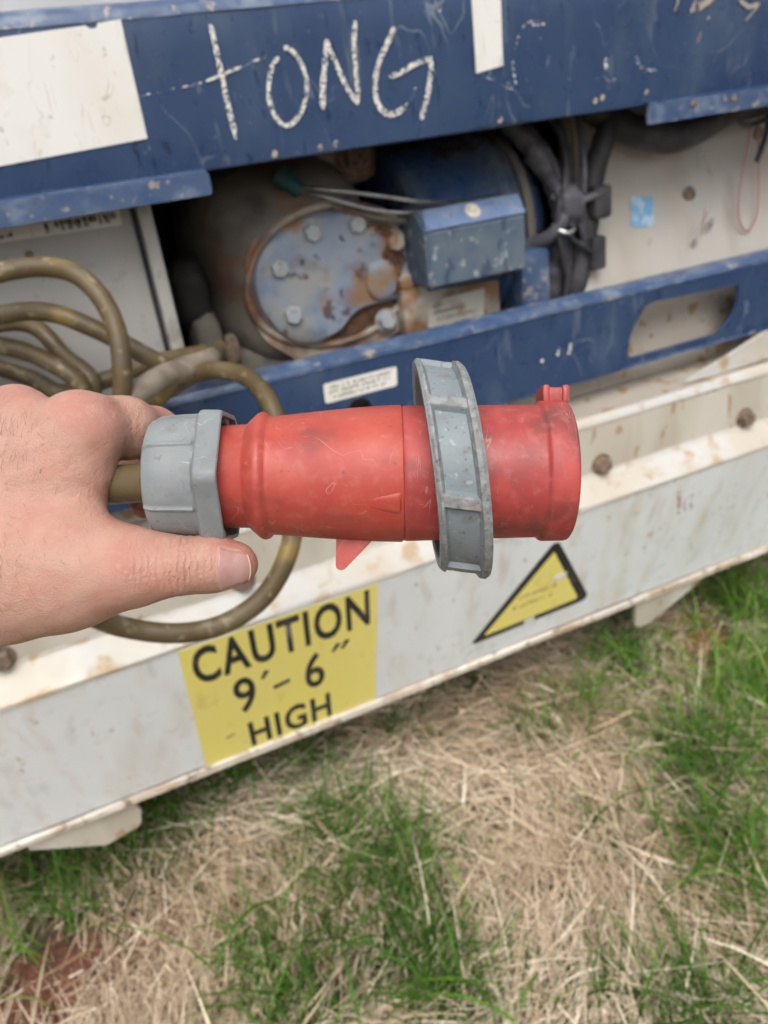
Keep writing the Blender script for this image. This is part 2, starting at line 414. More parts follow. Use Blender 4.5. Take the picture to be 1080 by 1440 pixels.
M['red_grime'] = material('soiled_red_plastic', (0.36, 0.05, 0.045), 0.5, layers=[
    ((0.50, 0.075, 0.065), (50, 50, 50), 0.5, 0.68, 0.75), ((0.15, 0.055, 0.05), (60, 60, 60), 0.55, 0.72, 0.7, 8), ((0.46, 0.13, 0.115), (260, 260, 260), 0.55, 0.72, 0.4, 6),
    ((0.50, 0.22, 0.2), (700, 160, 160), 0.74, 0.8, 0.4, 3), ((0.12, 0.06, 0.05), (450, 450, 450), 0.72, 0.77, 0.7)], bump=[(400, 0.0003, 0.35)], rough_var=0.1, lines=[((0.52, 0.24, 0.22), (90, 60, 60), 0.008, 0.52, 0.6, 0.5), ((0.55, 0.3, 0.28), (160, 40, 40), 0.008, 0.55, 0.63, 0.5)])
M['grey'] = material('grey_plug_plastic', (0.215, 0.232, 0.238), 0.5, layers=[
    ((0.27, 0.288, 0.292), (60, 60, 60), 0.45, 0.68, 0.7, 6), ((0.17, 0.165, 0.155), (110, 110, 110), 0.56, 0.74, 0.6, 8), ((0.13, 0.125, 0.12), (300, 300, 300), 0.70, 0.77, 0.6), ((0.44, 0.45, 0.45), (160, 700, 700), 0.76, 0.8, 0.5, 3)], bump=[(500, 0.0003, 0.35)], rough_var=0.08, lines=[((0.12, 0.115, 0.11), (90, 90, 90), 0.008, 0.52, 0.62, 0.6), ((0.42, 0.43, 0.43), (70, 110, 70), 0.008, 0.52, 0.62, 0.5)])
M['ring_grey'] = material('blue_grey_ring_plastic', (0.20, 0.237, 0.255), 0.48, layers=[
    ((0.245, 0.28, 0.295), (50, 50, 50), 0.45, 0.68, 0.7, 6), ((0.16, 0.15, 0.14), (120, 120, 120), 0.58, 0.74, 0.65, 8), ((0.42, 0.43, 0.42), (300, 300, 300), 0.66, 0.73, 0.5), ((0.10, 0.10, 0.095), (600, 600, 600), 0.66, 0.72, 0.6)], bump=[(500, 0.0003, 0.4)], rough_var=0.08)
M['ring_worn'] = material('abraded_grey_rim', (0.21, 0.215, 0.21), 0.65, layers=[
    ((0.31, 0.325, 0.33), (300, 300, 300), 0.45, 0.66, 0.8), ((0.11, 0.105, 0.10), (450, 450, 450), 0.62, 0.72, 0.7), ((0.30, 0.2, 0.17), (160, 160, 160), 0.66, 0.73, 0.6)], bump=[(700, 0.0006, 0.6)], rough_var=0.05)

# ------------------------------------------------------------------ ground
def ground_h(x, y):
    return 0.010 * np.sin(x * 7 + 1.3 * np.sin(y * 5)) * np.cos(y * 6 + 0.7) + 0.005 * np.sin(x * 19 + y * 13) * np.cos(y * 23 - x * 7)
xs = np.unique(np.concatenate([np.linspace(-60, -1.2, 20), np.linspace(-1.2, 2.4, 100), np.linspace(2.4, 60, 20)]))
ys = np.unique(np.concatenate([np.linspace(-60, -1.4, 20), np.linspace(-1.4, 1.0, 80), np.linspace(1.0, 60, 20)]))
gx, gy = np.meshgrid(xs, ys, indexing='ij')
gz = ground_h(gx, gy)
ny = len(ys)
gv = np.stack([gx, gy, gz], -1).reshape(-1, 3)
gf = [(i * ny + j, (i + 1) * ny + j, (i + 1) * ny + j + 1, i * ny + j + 1) for i in range(len(xs) - 1) for j in range(ny - 1)]
M['soil'] = material('soil_and_thatch', (0.085, 0.058, 0.035), 0.95, layers=[
    ((0.17, 0.13, 0.08), (6, 6, 6), 0.45, 0.68, 0.8), ((0.05, 0.065, 0.02), (4, 4, 4), 0.52, 0.7, 0.8), ((0.13, 0.05, 0.028), (3, 3, 3), 0.58, 0.7, 0.9), ((0.03, 0.025, 0.02), (40, 40, 40), 0.55, 0.7, 0.7)], bump=[(60, 0.01, 0.6)], rough_var=0)
tag(mesh('ground', gv, gf, M['soil'], smooth=60), kind='structure')

def soil_patch(cx, cy, r, mat, seed):
    vs, fs, nr, ns = [(cx, cy, 0.014)], [], 9, 30
    rr = np.random.default_rng(seed)
    ph = rr.uniform(0, 6.28, 4)
    for i in range(1, nr + 1):
        for k in range(ns):
            a = 2 * math.pi * k / ns
            q = r * i / nr * (1 + 0.22 * math.sin(2 * a + ph[0]) + 0.14 * math.sin(3 * a + ph[1]) + 0.08 * math.sin(7 * a + ph[2]))
            x_, y_ = cx + q * math.cos(a), cy + q * math.sin(a)
            vs.append((x_, y_, float(ground_h(np.array(x_), np.array(y_))) + (0.012 * (1 - (i / nr) ** 2) + rr.normal(0, 0.0022) if i < nr else -0.006)))
    fs += [(0, 1 + k, 1 + (k + 1) % ns) for k in range(ns)]
    fs += [(1 + (i - 1) * ns + k, 1 + i * ns + k, 1 + i * ns + (k + 1) % ns, 1 + (i - 1) * ns + (k + 1) % ns) for i in range(1, nr) for k in range(ns)]
    return tag(mesh('bare_soil', vs, fs, mat, smooth=70), kind='structure')
soil_patch(-0.25, -0.11, 0.12, material('red_brown_soil', (0.15, 0.055, 0.032), 0.95, layers=[((0.07, 0.032, 0.022), (40, 40, 40), 0.48, 0.66, 0.8), ((0.24, 0.11, 0.06), (90, 90, 90), 0.55, 0.7, 0.6)], bump=[(160, 0.006, 0.7)], rough_var=0), 3)
soil_patch(0.89, 0.0, 0.10, material('ochre_soil', (0.26, 0.13, 0.045), 0.95, layers=[((0.13, 0.07, 0.035), (50, 50, 50), 0.5, 0.66, 0.7), ((0.34, 0.20, 0.09), (90, 90, 90), 0.55, 0.7, 0.6)], bump=[(160, 0.006, 0.7)], rough_var=0), 5)
GREEN = [(-0.2, 0.07, 0.11), (-0.1, 0.05, 0.09), (-0.03, 0.1, 0.06), (0.05, 0.12, 0.05), (0.16, -0.05, 0.08), (0.2, -0.15, 0.09), (0.17, -0.24, 0.08), (0.19, -0.33, 0.08), (0.04, -0.26, 0.08), (0.01, -0.18, 0.05), (0.14, -0.17, 0.06), (0.51, -0.05, 0.04), (0.71, -0.22, 0.1), (0.87, -0.14, 0.11), (1.02, 0.03, 0.1), (0.63, -0.24, 0.05), (0.59, -0.33, 0.07), (0.59, -0.4, 0.07), (0.43, -0.49, 0.07), (0.36, -0.44, 0.05), (0.47, -0.25, 0.03), (0.74, 0.02, 0.06), (0.62, -0.02, 0.05), (-0.27, -0.03, 0.07), (-0.21, -0.02, 0.05), (0.17, 0.1, 0.05), (0.46, 0.14, 0.05), (0.32, 0.07, 0.04), (1.1, -0.1, 0.12), (0.8, -0.4, 0.15), (-0.45, 0.0, 0.12), (0.2, -0.6, 0.12), (-0.1, -0.45, 0.1), (1.3, 0.05, 0.15), (0.9, -0.6, 0.15), (0.6, -0.75, 0.12)]
BARE = [(-0.25, -0.11, 0.10), (0.89, 0.0, 0.085), (0.08, -0.27, 0.03)]
def field(x, y, spots, soft=1.0):
    f = np.zeros_like(x)
    for a, b, r in spots:
        f = np.maximum(f, np.exp(-((x - a) ** 2 + (y - b) ** 2) / (r * soft) ** 2))
    return f

def blades(name, x, y, z, ang, length, width, tilt, curl, shade, mat, segs=3, twist=None):
    n = len(x)
    nv = (segs + 1) * 2
    V = np.zeros((n, segs + 1, 2, 3), np.float32)
    px, py, pz = x.copy(), y.copy(), z.copy()
    ln = length / segs
    for s in range(segs + 1):
        wd = width * (1.0 - 0.85 * (s / segs) ** 1.6) * 0.5
        sx, sy = -np.sin(ang), np.cos(ang)
        tw = twist if twist is not None else 0
        V[:, s, 0] = np.stack([px + sx * wd, py + sy * wd, pz + wd * tw], -1)
        V[:, s, 1] = np.stack([px - sx * wd, py - sy * wd, pz - wd * tw], -1)
        t = tilt - curl * s
        px = px + np.cos(ang) * np.cos(t) * ln
        py = py + np.sin(ang) * np.cos(t) * ln
        pz = np.maximum(pz + np.sin(t) * ln, 0.003)
        ang = ang + (shade - 0.5) * 0.16
    me = bpy.data.meshes.new(name)
    nf = n * segs
    base = (np.arange(n) * nv)[:, None]
    idx = np.concatenate([base + np.array([2 * s, 2 * s + 1, 2 * s + 3, 2 * s + 2])[None] for s in range(segs)], 1).reshape(-1)
    me.vertices.add(n * nv); me.vertices.foreach_set('co', V.reshape(-1))
    me.loops.add(nf * 4); me.loops.foreach_set('vertex_index', idx.astype(np.int32))
    me.polygons.add(nf); me.polygons.foreach_set('loop_start', np.arange(0, nf * 4, 4, dtype=np.int32))
    me.update(calc_edges=True)
    at = me.attributes.new('tone', 'FLOAT', 'POINT')
    at.data.foreach_set('value', np.repeat(shade.astype(np.float32), nv))
    me.shade_smooth()
    return link(name, me, mat)

def foliage_mat(name, ramp, transl=0.25, rough=0.6):
    m = material(name, (0.1, 0.1, 0.1), rough, attr=('tone', ramp), layers=[((ramp[0][1]), (60, 60, 60), 0.55, 0.75, 0.35)], rough_var=0, spec=0.3)
    t = m.node_tree
    b = t.nodes['Principled BSDF']
    tr = t.nodes.new('ShaderNodeBsdfTranslucent')
    t.links.new(b.inputs['Base Color'].links[0].from_socket, tr.inputs['Color'])
    mx = t.nodes.new('ShaderNodeMixShader'); mx.inputs[0].default_value = transl
    t.links.new(b.outputs[0], mx.inputs[1]); t.links.new(tr.outputs[0], mx.inputs[2])
    t.links.new(mx.outputs[0], t.nodes['Material Output'].inputs['Surface'])
    return m
M['straw'] = foliage_mat('dry_straw', [(0.0, (0.13, 0.08, 0.045)), (0.3, (0.40, 0.275, 0.165)), (0.65, (0.71, 0.56, 0.40)), (1.0, (0.88, 0.78, 0.62))], 0.15)
M['grass'] = foliage_mat('green_grass', [(0.0, (0.028, 0.075, 0.008)), (0.45, (0.085, 0.21, 0.022)), (0.8, (0.16, 0.32, 0.04)), (1.0, (0.32, 0.40, 0.11))], 0.35, 0.5)

def straw_layer(n, name, zlo, zhi, lmin, lmax, wmin, wmax, label, lift):
    x = RNG.uniform(-0.75, 1.75, n); y = RNG.uniform(-0.95, 0.55, n)
    keep = RNG.random(n) > np.clip(0.72 * field(x, y, GREEN) + 0.95 * field(x, y, BARE, 0.8), 0, 0.97)
    x, y = x[keep], y[keep]; n = len(x)
    flow = 1.5 + 0.9 * np.sin(x * 4.1 + 1.5 * np.sin(y * 3.3)) + 0.7 * np.cos(y * 5.7 - x * 3.1)
    ang = flow + RNG.normal(0, 0.62, n) + np.where(RNG.random(n) < 0.16, RNG.uniform(0, 6.28, n), 0) + np.where(RNG.random(n) < 0.5, math.pi, 0)
    ln = lmin + (lmax - lmin) * RNG.random(n) ** 2
    wd = wmin + (wmax - wmin) * RNG.random(n) ** 3
    z = ground_h(x, y) + zlo + (zhi - zlo) * RNG.random(n)
    tone = np.clip(RNG.normal(0.68, 0.20, n) + 0.16 * np.sin(x * 9 + y * 11) * np.cos(y * 8), 0, 1)
    tilt = RNG.normal(lift, 0.22, n)
    return tag(blades(name, x, y, z, ang, ln, wd, tilt, RNG.normal(0.06, 0.16, n), tone, M['straw'], 3, RNG.normal(0, 0.7, n)), label, 'dry grass', kind='stuff')
straw_layer(150000, 'dry_straw', 0.002, 0.028, 0.03, 0.13, 0.0007, 0.0032, 'matted dry straw lying over the ground below the container', 0.08)
straw_layer(900, 'broad_dry_stalks', 0.020, 0.042, 0.06, 0.17, 0.002, 0.0055, 'broad pale dry stalks lying on top of the matted straw', 0.02)

n = 150000
x = RNG.uniform(-0.75, 1.75, n); y = RNG.uniform(-0.95, 0.55, n)
clump = 0.5 + 0.5 * np.sin(x * 37 + 3 * np.sin(y * 21)) * np.sin(y * 33 + 2 * np.cos(x * 17))
p = 0.80 * field(x, y, GREEN, 0.82) ** 1.2 * (0.45 + 0.55 * clump) * (1 + 0.5 * np.clip((x - 0.45) / 0.3, 0, 1)) + 0.02 + 0.07 * clump ** 4 - 0.7 * field(x, y, BARE)
keep = RNG.random(n) < p
x, y = x[keep], y[keep]; n = len(x)
g = field(x, y, GREEN)
ln = (0.03 + 0.10 * RNG.random(n)) * (0.5 + 0.8 * g)
tone = np.clip(RNG.normal(0.42, 0.2, n) + 0.15 * np.sin(x * 13) * np.cos(y * 15) + 0.18 * np.clip((x - 0.5) / 0.4, 0, 1), 0, 1)
tag(blades('green_grass', x, y, ground_h(x, y), RNG.uniform(0, 6.283, n), ln, 0.0012 + 0.0026 * RNG.random(n) ** 1.5, RNG.normal(1.05, 0.28, n), RNG.normal(0.38, 0.2, n), tone, M['grass'], 3, RNG.normal(0, 0.4, n)),
    'short green grass growing in tufts through the dry straw', 'grass', kind='stuff')
n = 260   # long arching blades, mostly to the right
x = np.concatenate([RNG.normal(0.88, 0.16, 160), RNG.uniform(-0.5, 1.5, 100)]); y = np.concatenate([RNG.normal(-0.12, 0.13, 160), RNG.uniform(-0.7, 0.3, 100)])
tag(blades('long_grass', x, y, ground_h(x, y), RNG.uniform(0, 6.283, n), RNG.uniform(0.10, 0.24, n), RNG.uniform(0.003, 0.006, n), RNG.normal(1.1, 0.2, n), RNG.normal(0.38, 0.1, n), np.clip(RNG.normal(0.75, 0.15, n), 0, 1), M['grass'], 6),
    'long arching green grass blades rising above the short turf', 'grass', kind='stuff')

# ------------------------------------------------------------------ container end
X0, X1 = -0.90, 1.54
cont = thing('reefer_container', (0.32, 0.3, 0.0), 'white and blue refrigerated container end standing over the grass', 'container')
RL = math.hypot(0.07, 0.247)
def rail_map(lift=0.0):
    return lambda u, s, d: (u, -0.07 + 0.07 * s / RL + (0.247 / RL) * (d - lift), 0.405 - 0.247 * s / RL + (0.07 / RL) * (d - lift))

rail = sweep_x('bottom_rail', [(0.10, 0.412), (-0.055, 0.412), (-0.066, 0.410), (-0.070, 0.405), (-0.0525, 0.343), (-0.035, 0.2815), (-0.0175, 0.2198), (-0.0025, 0.1668)], X0, X1, M['rail'], cont, 140, 0.0007)
lip = sweep_x('rail_lip', [(-0.0045, 0.1672), (-0.0085, 0.1635), (-0.0075, 0.1545), (0.000, 0.1520), (0.060, 0.1500)], X0, X1, M['lip'], cont, 140, 0.0011)
ledge = sweep_x('rail_ledge', [(-0.0400, 0.4405), (-0.0415, 0.4345), (-0.0470, 0.4300), (-0.0690, 0.4125), (-0.0722, 0.4085), (-0.0715, 0.4040)], X0, X1, M['ledge'], cont, 140, 0.0008)
web = sweep_x('channel_web', [(-0.0330, 0.5180), (-0.0372, 0.5130), (-0.0385, 0.5060), (-0.0400, 0.4350)], X0, X1, M['cream'], cont, 120, 0.0006)
edge = sweep_x('channel_edge', [(-0.0290, 0.5200), (-0.0350, 0.5185), (-0.0390, 0.5140), (-0.0398, 0.5090)], X0, X1, M['ledge'], cont, 120, 0.0006)
ctop = sweep_x('channel_top', [(0.16, 0.532), (-0.030, 0.5195)], X0, X1, M['top'], cont, 60, 0.0006)
def hex_bolt(name, o, ax, r, h, mat, parent, washer=True):
    fr = axis_frame(o, ax, (0.2, 0.1, 1))
    hx = hexr(r, 0.35)
    b = revolve(name, [(0, 0), (0, hx), (h * 0.8, hx), (h, lambda a: hx(a) * 0.86), (h * 1.02, 0)], fr, mat, parent, 36, sharp=25)
    if washer:
        revolve('washer', [(0, r * 1.35), (h * 0.18, r * 1.35), (h * 0.22, r * 0.9)], fr, mat, b, 24)
    return b
for bx in (-0.42, -0.159, 0.113, 0.375, 0.636, 0.900, 1.165, 1.42):
    hex_bolt('bolt', (bx, -0.0395, 0.449), (0, -1, 0.02), 0.0115, 0.014, M['rust_bolt'], cont)
# foot plates below the lip
plate('foot_plate', [[(-0.228, 0.155), (-0.224, 0.137), (-0.140, 0.0955), (-0.096, 0.1035), (-0.090, 0.108), (-0.0845, 0.128), (-0.086, 0.136), (-0.094, 0.155)]], wall_map(0.004), 0.008, M['cream'], cont)
plate('foot_plate', [[(0.744, 0.155), (0.745, 0.100), (0.752, 0.094), (0.774, 0.093), (0.850, 0.124), (0.915, 0.155)]], wall_map(0.004), 0.008, M['cream'], cont)
# gusset between beam and channel
plate('gusset', [[(0.800, 0.524), (0.850, 0.522), (0.955, 0.524), (1.06, 0.524), (1.06, 0.600), (0.965, 0.566), (0.945, 0.566)]], wall_map(-0.022), 0.006, M['ledge'], cont)

# --- signs on the rail
sign = plate('caution_sign', [[(0.018, 0.004), (0.271, 0.005), (0.264, 0.252), (0.012, 0.254)]], rail_map(0.0012), 0.0006, M['yellow'], cont)
sign['label'] = 'yellow height warning sign with black letters'
def text_mesh(name, s, u0, v0, wid, hei, fmap, mat, parent, bold=0.012, lift_d=0.0, shear=0.0, rise=0.0):
    cu = bpy.data.curves.new(name, 'FONT')
    cu.body = s
    cu.offset = bold
    cu.space_character = 1.12
    cu.resolution_u = 4
    ob = bpy.data.objects.new(name, cu)
    COL.objects.link(ob)
    dg = bpy.context.evaluated_depsgraph_get()
    me = bpy.data.meshes.new_from_object(ob.evaluated_get(dg))
    bpy.data.objects.remove(ob)
    co = np.array([v.co[:] for v in me.vertices])
    lo, hi = co.min(0), co.max(0)
    for v, c in zip(me.vertices, co):
        a = (c[0] - lo[0]) / (hi[0] - lo[0]); b = (c[1] - lo[1]) / (hi[1] - lo[1])
        v.co = fmap(u0 + a * wid + shear * b, v0 + (1 - b) * hei + rise * a, lift_d)
    me.materials.clear()
    return link(name, me, mat, parent)
rm = rail_map(0.0017)
for tx, u0, v0, wd, hh, bo in (('CAUTION', 0.029, 0.008, 0.230, 0.067, 0.024), ('9', 0.069, 0.090, 0.028, 0.072, 0.012), ('6', 0.164, 0.092, 0.027, 0.072, 0.012), ('HIGH', 0.078, 0.187, 0.118, 0.056, 0.022)):
    text_mesh('lettering', tx, u0, v0, wd, hh, rm, M['ink'], sign, bo)
for q in ([(0.106, 0.106), (0.110, 0.107), (0.119, 0.094), (0.112, 0.092)], [(0.120, 0.129), (0.143, 0.126), (0.143, 0.132), (0.121, 0.136)], [(0.203, 0.104), (0.207, 0.105), (0.217, 0.092), (0.210, 0.090)], [(0.216, 0.104), (0.220, 0.105), (0.230, 0.091), (0.223, 0.089)]):
    plate('lettering', [q], rail_map(0.0017), 0.0003, M['ink'], sign)
plate('scuff', [[(0.046, 0.200), (0.058, 0.197), (0.060, 0.200), (0.048, 0.204)]], rail_map(0.0016), 0.0002, M['ink_faint'], sign)
tri = plate('warning_triangle', [[(0.545, 0.046), (0.552, 0.049), (0.628, 0.190), (0.627, 0.199), (0.620, 0.203), (0.430, 0.207), (0.424, 0.204), (0.425, 0.199), (0.539, 0.049)]], rail_map(0.0010), 0.0005, M['ink'], cont)
tri['label'] = 'yellow triangle hazard sign with black border'
plate('yellow_field', [[(0.5440, 0.066), (0.5465, 0.066), (0.608, 0.186), (0.606, 0.191), (0.446, 0.196), (0.444, 0.193)]], rail_map(0.0015), 0.0004, M['yellow'], tri)
def print_lines(rows, fmap, mat, parent, seed):
    """rows of print too small to read in the photograph: short strokes"""
    r = random.Random(seed)
    vs, fs = [], []
    for (u0, u1, v, h) in rows:
        u = u0
        while u < u1:
            wl = h * r.uniform(0.25, 0.75)
            if r.random() > 0.14:
                k = len(vs)
                b = r.choice((0, 0, 0.3)); t = r.choice((0, 0, 0.35))
                vs += [fmap(u, v - h * (0.5 - t), 0), fmap(u + wl, v - h * (0.5 - t), 0), fmap(u + wl, v + h * (0.5 - b), 0), fmap(u, v + h * (0.5 - b), 0)]
                fs.append((k, k + 1, k + 2, k + 3))
            u += wl + h * 0.28
    return tag(mesh('print', vs, fs, mat, parent), kind='stuff')
print_lines([(0.496, 0.560, 0.138, 0.008), (0.488, 0.563, 0.156, 0.008), (0.474, 0.482, 0.168, 0.009)], rail_map(0.0018), M['ink_yellow'], tri, 3)
plate('torn_patch', [[(0.551, 0.121), (0.562, 0.116), (0.578, 0.118), (0.575, 0.125), (0.560, 0.131)]], rail_map(0.0019), 0.0003, M['rail'], tri)
plate('torn_patch', [[(0.512, 0.196), (0.530, 0.194), (0.534, 0.207), (0.514, 0.208)]], rail_map(0.0019), 0.0003, M['rail'], tri)
M['red_mark'] = material('faint_red_marker', (0.55, 0.25, 0.24), 0.7, alpha=(140, 0.52, 0.66), rough_var=0)
for u in (0.756, 0.768, 0.781):
    plate('red_mark', [[(u, 0.026), (u + 0.006, 0.026), (u + 0.020, 0.078), (u + 0.014, 0.080)]], rail_map(0.0012), 0.0002, M['red_mark'], cont)

# --- lower blue beam
def rounded(pts, r=0.010, k=4):
    out = []
    n = len(pts)
    for i in range(n):
        p, a, b = Vector(pts[i]), Vector(pts[i - 1]), Vector(pts[(i + 1) % n])
        ra = min(r, (a - p).length * 0.45); rb = min(r, (b - p).length * 0.45)
        s, e = p + (a - p).normalized() * ra, p + (b - p).normalized() * rb
        for j in range(k + 1):
            t = j / k
            q = s * (1 - t) ** 2 + p * 2 * t * (1 - t) + e * t * t
            out.append((q.x, q.y))
    return out
slot = rounded([(0.710, 0.574), (0.716, 0.612), (0.742, 0.646), (0.911, 0.641), (0.908, 0.602), (0.878, 0.575)], 0.013)
rnd = lambda cx, cz, r: [(cx + r * math.cos(a), cz + r * math.sin(a)) for a in np.linspace(0, 2 * math.pi, 24, endpoint=False)]
beam = plate('lower_beam', [[(X0, 0.561), (X1, 0.561), (X1, 0.662), (X0, 0.662)], slot[::-1], rnd(0.306, 0.603, 0.0155)[::-1]], wall_map(0.0), 0.005, M['blue'], cont)
sweep_x('beam_top_edge', [(0.0025, 0.6612), (-0.0012, 0.6630), (-0.0006, 0.6680), (0.004, 0.6715), (0.032, 0.6730), (0.034, 0.650)], X0, X1, M['blue_edge'], cont, 140, 0.0006)
sweep_x('beam_bottom_flange', [(-0.0010, 0.5650), (-0.0014, 0.5600), (0.006, 0.5585), (0.028, 0.5580)], X0, 0.700, M['blue'], cont, 90, 0.0004)
sweep_x('beam_bottom_flange', [(-0.0010, 0.5650), (-0.0014, 0.5600), (0.006, 0.5585), (0.028, 0.5580)], 0.702, X1, M['blue_edge'], cont, 60, 0.0006)
st = plate('sticker', [rounded([(0.264, 0.646), (0.360, 0.646), (0.358, 0.622), (0.263, 0.622)], 0.003)], wall_map(-0.0008), 0.0006, M['sticker'], cont)
st['label'] = 'small white sticker with fine print on the beam'
print_lines([(0.270, 0.350, 0.6405, 0.0042), (0.270, 0.352, 0.6345, 0.0042), (0.274, 0.346, 0.6282, 0.0042)], wall_map(-0.0012), M['ink_faint'], st, 5)

def stroke(name, pts, wd, mat, parent, y=-0.0012, per=7, seed=0):
    r = random.Random(seed)
    P = catmull([(a, b, 0) for a, b in pts], per)[:, :2]
    T = np.gradient(P, axis=0); T /= np.linalg.norm(T, axis=1)[:, None] + 1e-9
    N = np.stack([-T[:, 1], T[:, 0]], 1)
    vs = []
    n = len(P)
    for i in range(n):
        h = wd * 0.40 * r.uniform(0.8, 1.1) * min(1.0, 0.5 + i * 0.4, 0.5 + (n - 1 - i) * 0.4)
        a, b = P[i] + N[i] * h, P[i] - N[i] * h
        vs += [(a[0], y, a[1]), (b[0], y, b[1])]
    fs = [(2 * i, 2 * i + 1, 2 * i + 3, 2 * i + 2) for i in range(n - 1)]
    return mesh(name, vs, fs, mat, parent)
for k, p in enumerate([[(0.596, 0.616), (0.594, 0.606)], [(0.616, 0.618), (0.611, 0.604)], [(0.57, 0.607), (0.568, 0.602)]]):
    stroke('paint_scuff', p, 0.006, M['chalk'], cont, seed=k)

# --- upper blue panel
up = sweep_x('upper_panel', [(0.050, 0.8960), (0.004, 0.8900), (0.0005, 0.8915), (0.0, 0.8960), (0.0, 0.9450), (0.0, 0.9950), (0.0, 1.0240), (0.002, 1.0300), (0.007, 1.0350), (0.016, 1.0370), (0.060, 1.0380)], X0, X1, M['blue'], cont, 140, 0.0005, 50)
sweep_x('panel_rolled_edge', [(-0.0012, 1.0240), (0.0008, 1.0312), (0.0062, 1.0365), (0.0155, 1.0386), (0.052, 1.0395)], X0, X1, M['blue_edge'], cont, 120, 0.0009, 60)
def flange(x0, x1):
    return plate('panel_flange', [rounded([(x0, 0.869), (x1, 0.869), (x1, 0.8905), (x0, 0.8905)], 0.004)], wall_map(-0.013), 0.003, M['blue_edge'], cont)
flange(X0, 0.178); fr_ = flange(0.723, X1)
for (a, b) in ((X0 + 0.001, 0.176), (0.726, X1 - 0.001)):
    sweep_x('flange_shelf', [(-0.0128, 0.8905), (-0.0105, 0.8925), (0.001, 0.8935)], a, b, M['blue'], cont, 60, 0.0003)
for hx in (0.793, 0.858, 1.05):
    revolve('flange_bolt', [(0.0, 0), (0.0, 0.004), (0.0012, 0.004), (0.002, 0)], axis_frame((hx, -0.0131, 0.884), (0, -1, 0)), M['rust_bolt'], cont, 16)
lab = plate('white_label', [[(-0.08, 1.0105), (0.025, 1.018), (0.098, 1.0215), (0.102, 1.0185), (0.107, 1.019), (0.109, 1.0225), (0.130, 1.024), (0.129, 0.926), (-0.08, 0.916)]], wall_map(-0.0014), 0.0006, M['sticker'], cont)
lab['label'] = 'large blank white label on the blue panel'
plate('white_strip', [[(0.494, 1.0225), (0.530, 1.0225), (0.529, 0.951), (0.4945, 0.9465)]], wall_map(-0.0014), 0.0006, M['sticker'], cont)['label'] = 'narrow white sticker strip at the top of the blue panel'
CH = [('T', [(0.211, 1.014), (0.212, 0.987), (0.213, 0.951), (0.215, 0.915)], 0.0065, 'chalk'), ('T', [(0.196, 0.968), (0.217, 0.973), (0.234, 0.977)], 0.0035, 'chalk'),
      ('T', [(0.130, 0.962), (0.160, 0.9645), (0.179, 0.966), (0.197, 0.968)], 0.0022, 'chalk_thin'), ('T', [(0.234, 0.977), (0.250, 0.981), (0.263, 0.983)], 0.003, 'chalk_thin'),
      ('O', [(0.2725, 0.982), (0.263, 0.972), (0.256, 0.950), (0.2585, 0.932), (0.265, 0.923), (0.274, 0.9215), (0.286, 0.930), (0.2945, 0.944), (0.298, 0.960), (0.294, 0.976), (0.286, 0.987), (0.279, 0.989)], 0.0058, 'chalk'),
      ('N', [(0.311, 0.931), (0.314, 0.950), (0.320, 0.972), (0.326, 0.993)], 0.0075, 'chalk'), ('N', [(0.325, 0.991), (0.333, 0.968), (0.341, 0.948), (0.351, 0.931)], 0.0065, 'chalk'), ('N', [(0.352, 0.934), (0.3525, 0.960), (0.354, 0.985), (0.3585, 1.006)], 0.0065, 'chalk'),
      ('G', [(0.401, 0.997), (0.391, 0.983), (0.380, 0.968), (0.373, 0.950), (0.3725, 0.932), (0.380, 0.921), (0.391, 0.918), (0.406, 0.924)], 0.0075, 'chalk'), ('G', [(0.389, 0.953), (0.404, 0.956), (0.420, 0.962), (0.4415, 0.966)], 0.0065, 'chalk'), ('G', [(0.441, 0.966), (0.438, 0.950), (0.432, 0.930), (0.422, 0.909)], 0.0075, 'chalk'),
      ('', [(0.405, 0.924), (0.414, 0.932), (0.420, 0.944)], 0.003, 'chalk_thin'), ('', [(0.541, 0.955), (0.543, 0.940), (0.545, 0.928)], 0.004, 'chalk_thin'), ('', [(0.545, 0.965), (0.552, 0.980), (0.562, 0.989), (0.58, 0.990)], 0.0022, 'chalk_thin'),
      ('', [(0.562, 0.987), (0.590, 0.986)], 0.004, 'chalk_thin'), ('', [(0.668, 0.946), (0.669, 0.934)], 0.0055, 'chalk'), ('', [(0.664, 0.928), (0.676, 0.922), (0.684, 0.924)], 0.004, 'chalk_thin'),
      ('', [(0.712, 0.944), (0.718, 0.933), (0.731, 0.928), (0.744, 0.925)], 0.0045, 'chalk_thin'), ('', [(0.497, 0.947), (0.52, 0.935), (0.541, 0.926)], 0.002, 'chalk_thin'),
      ('', [(0.452, 1.007), (0.460, 1.012)], 0.005, 'chalk_thin'), ('', [(0.62, 1.02), (0.635, 1.013)], 0.004, 'chalk_thin')]
for k, (ch, p, wd, mt) in enumerate(CH):
    stroke('chalk_letter' if ch else 'chalk_mark', p, wd, M[mt], cont, y=-0.0014 - 0.0002 * (k % 2), seed=k)
for k, (p, wd) in enumerate([([(0.790, 0.982), (0.815, 1.004), (0.84, 1.018), (0.88, 1.022)], 0.010), ([(0.80, 0.985), (0.84, 1.005), (0.875, 1.003), (0.91, 1.018)], 0.016), ([(0.868, 0.990), (0.89, 0.982), (0.925, 0.998)], 0.007), ([(0.768, 0.985), (0.775, 1.002), (0.785, 1.02)], 0.003), ([(0.805, 0.950), (0.815, 0.97), (0.825, 0.978)], 0.003), ([(0.88, 0.968), (0.90, 0.982)], 0.003)]):
    stroke('paint_scrape', p, wd, M['tan_scuff'], cont, y=-0.0013 - 0.0002 * (k % 2), seed=40 + k)
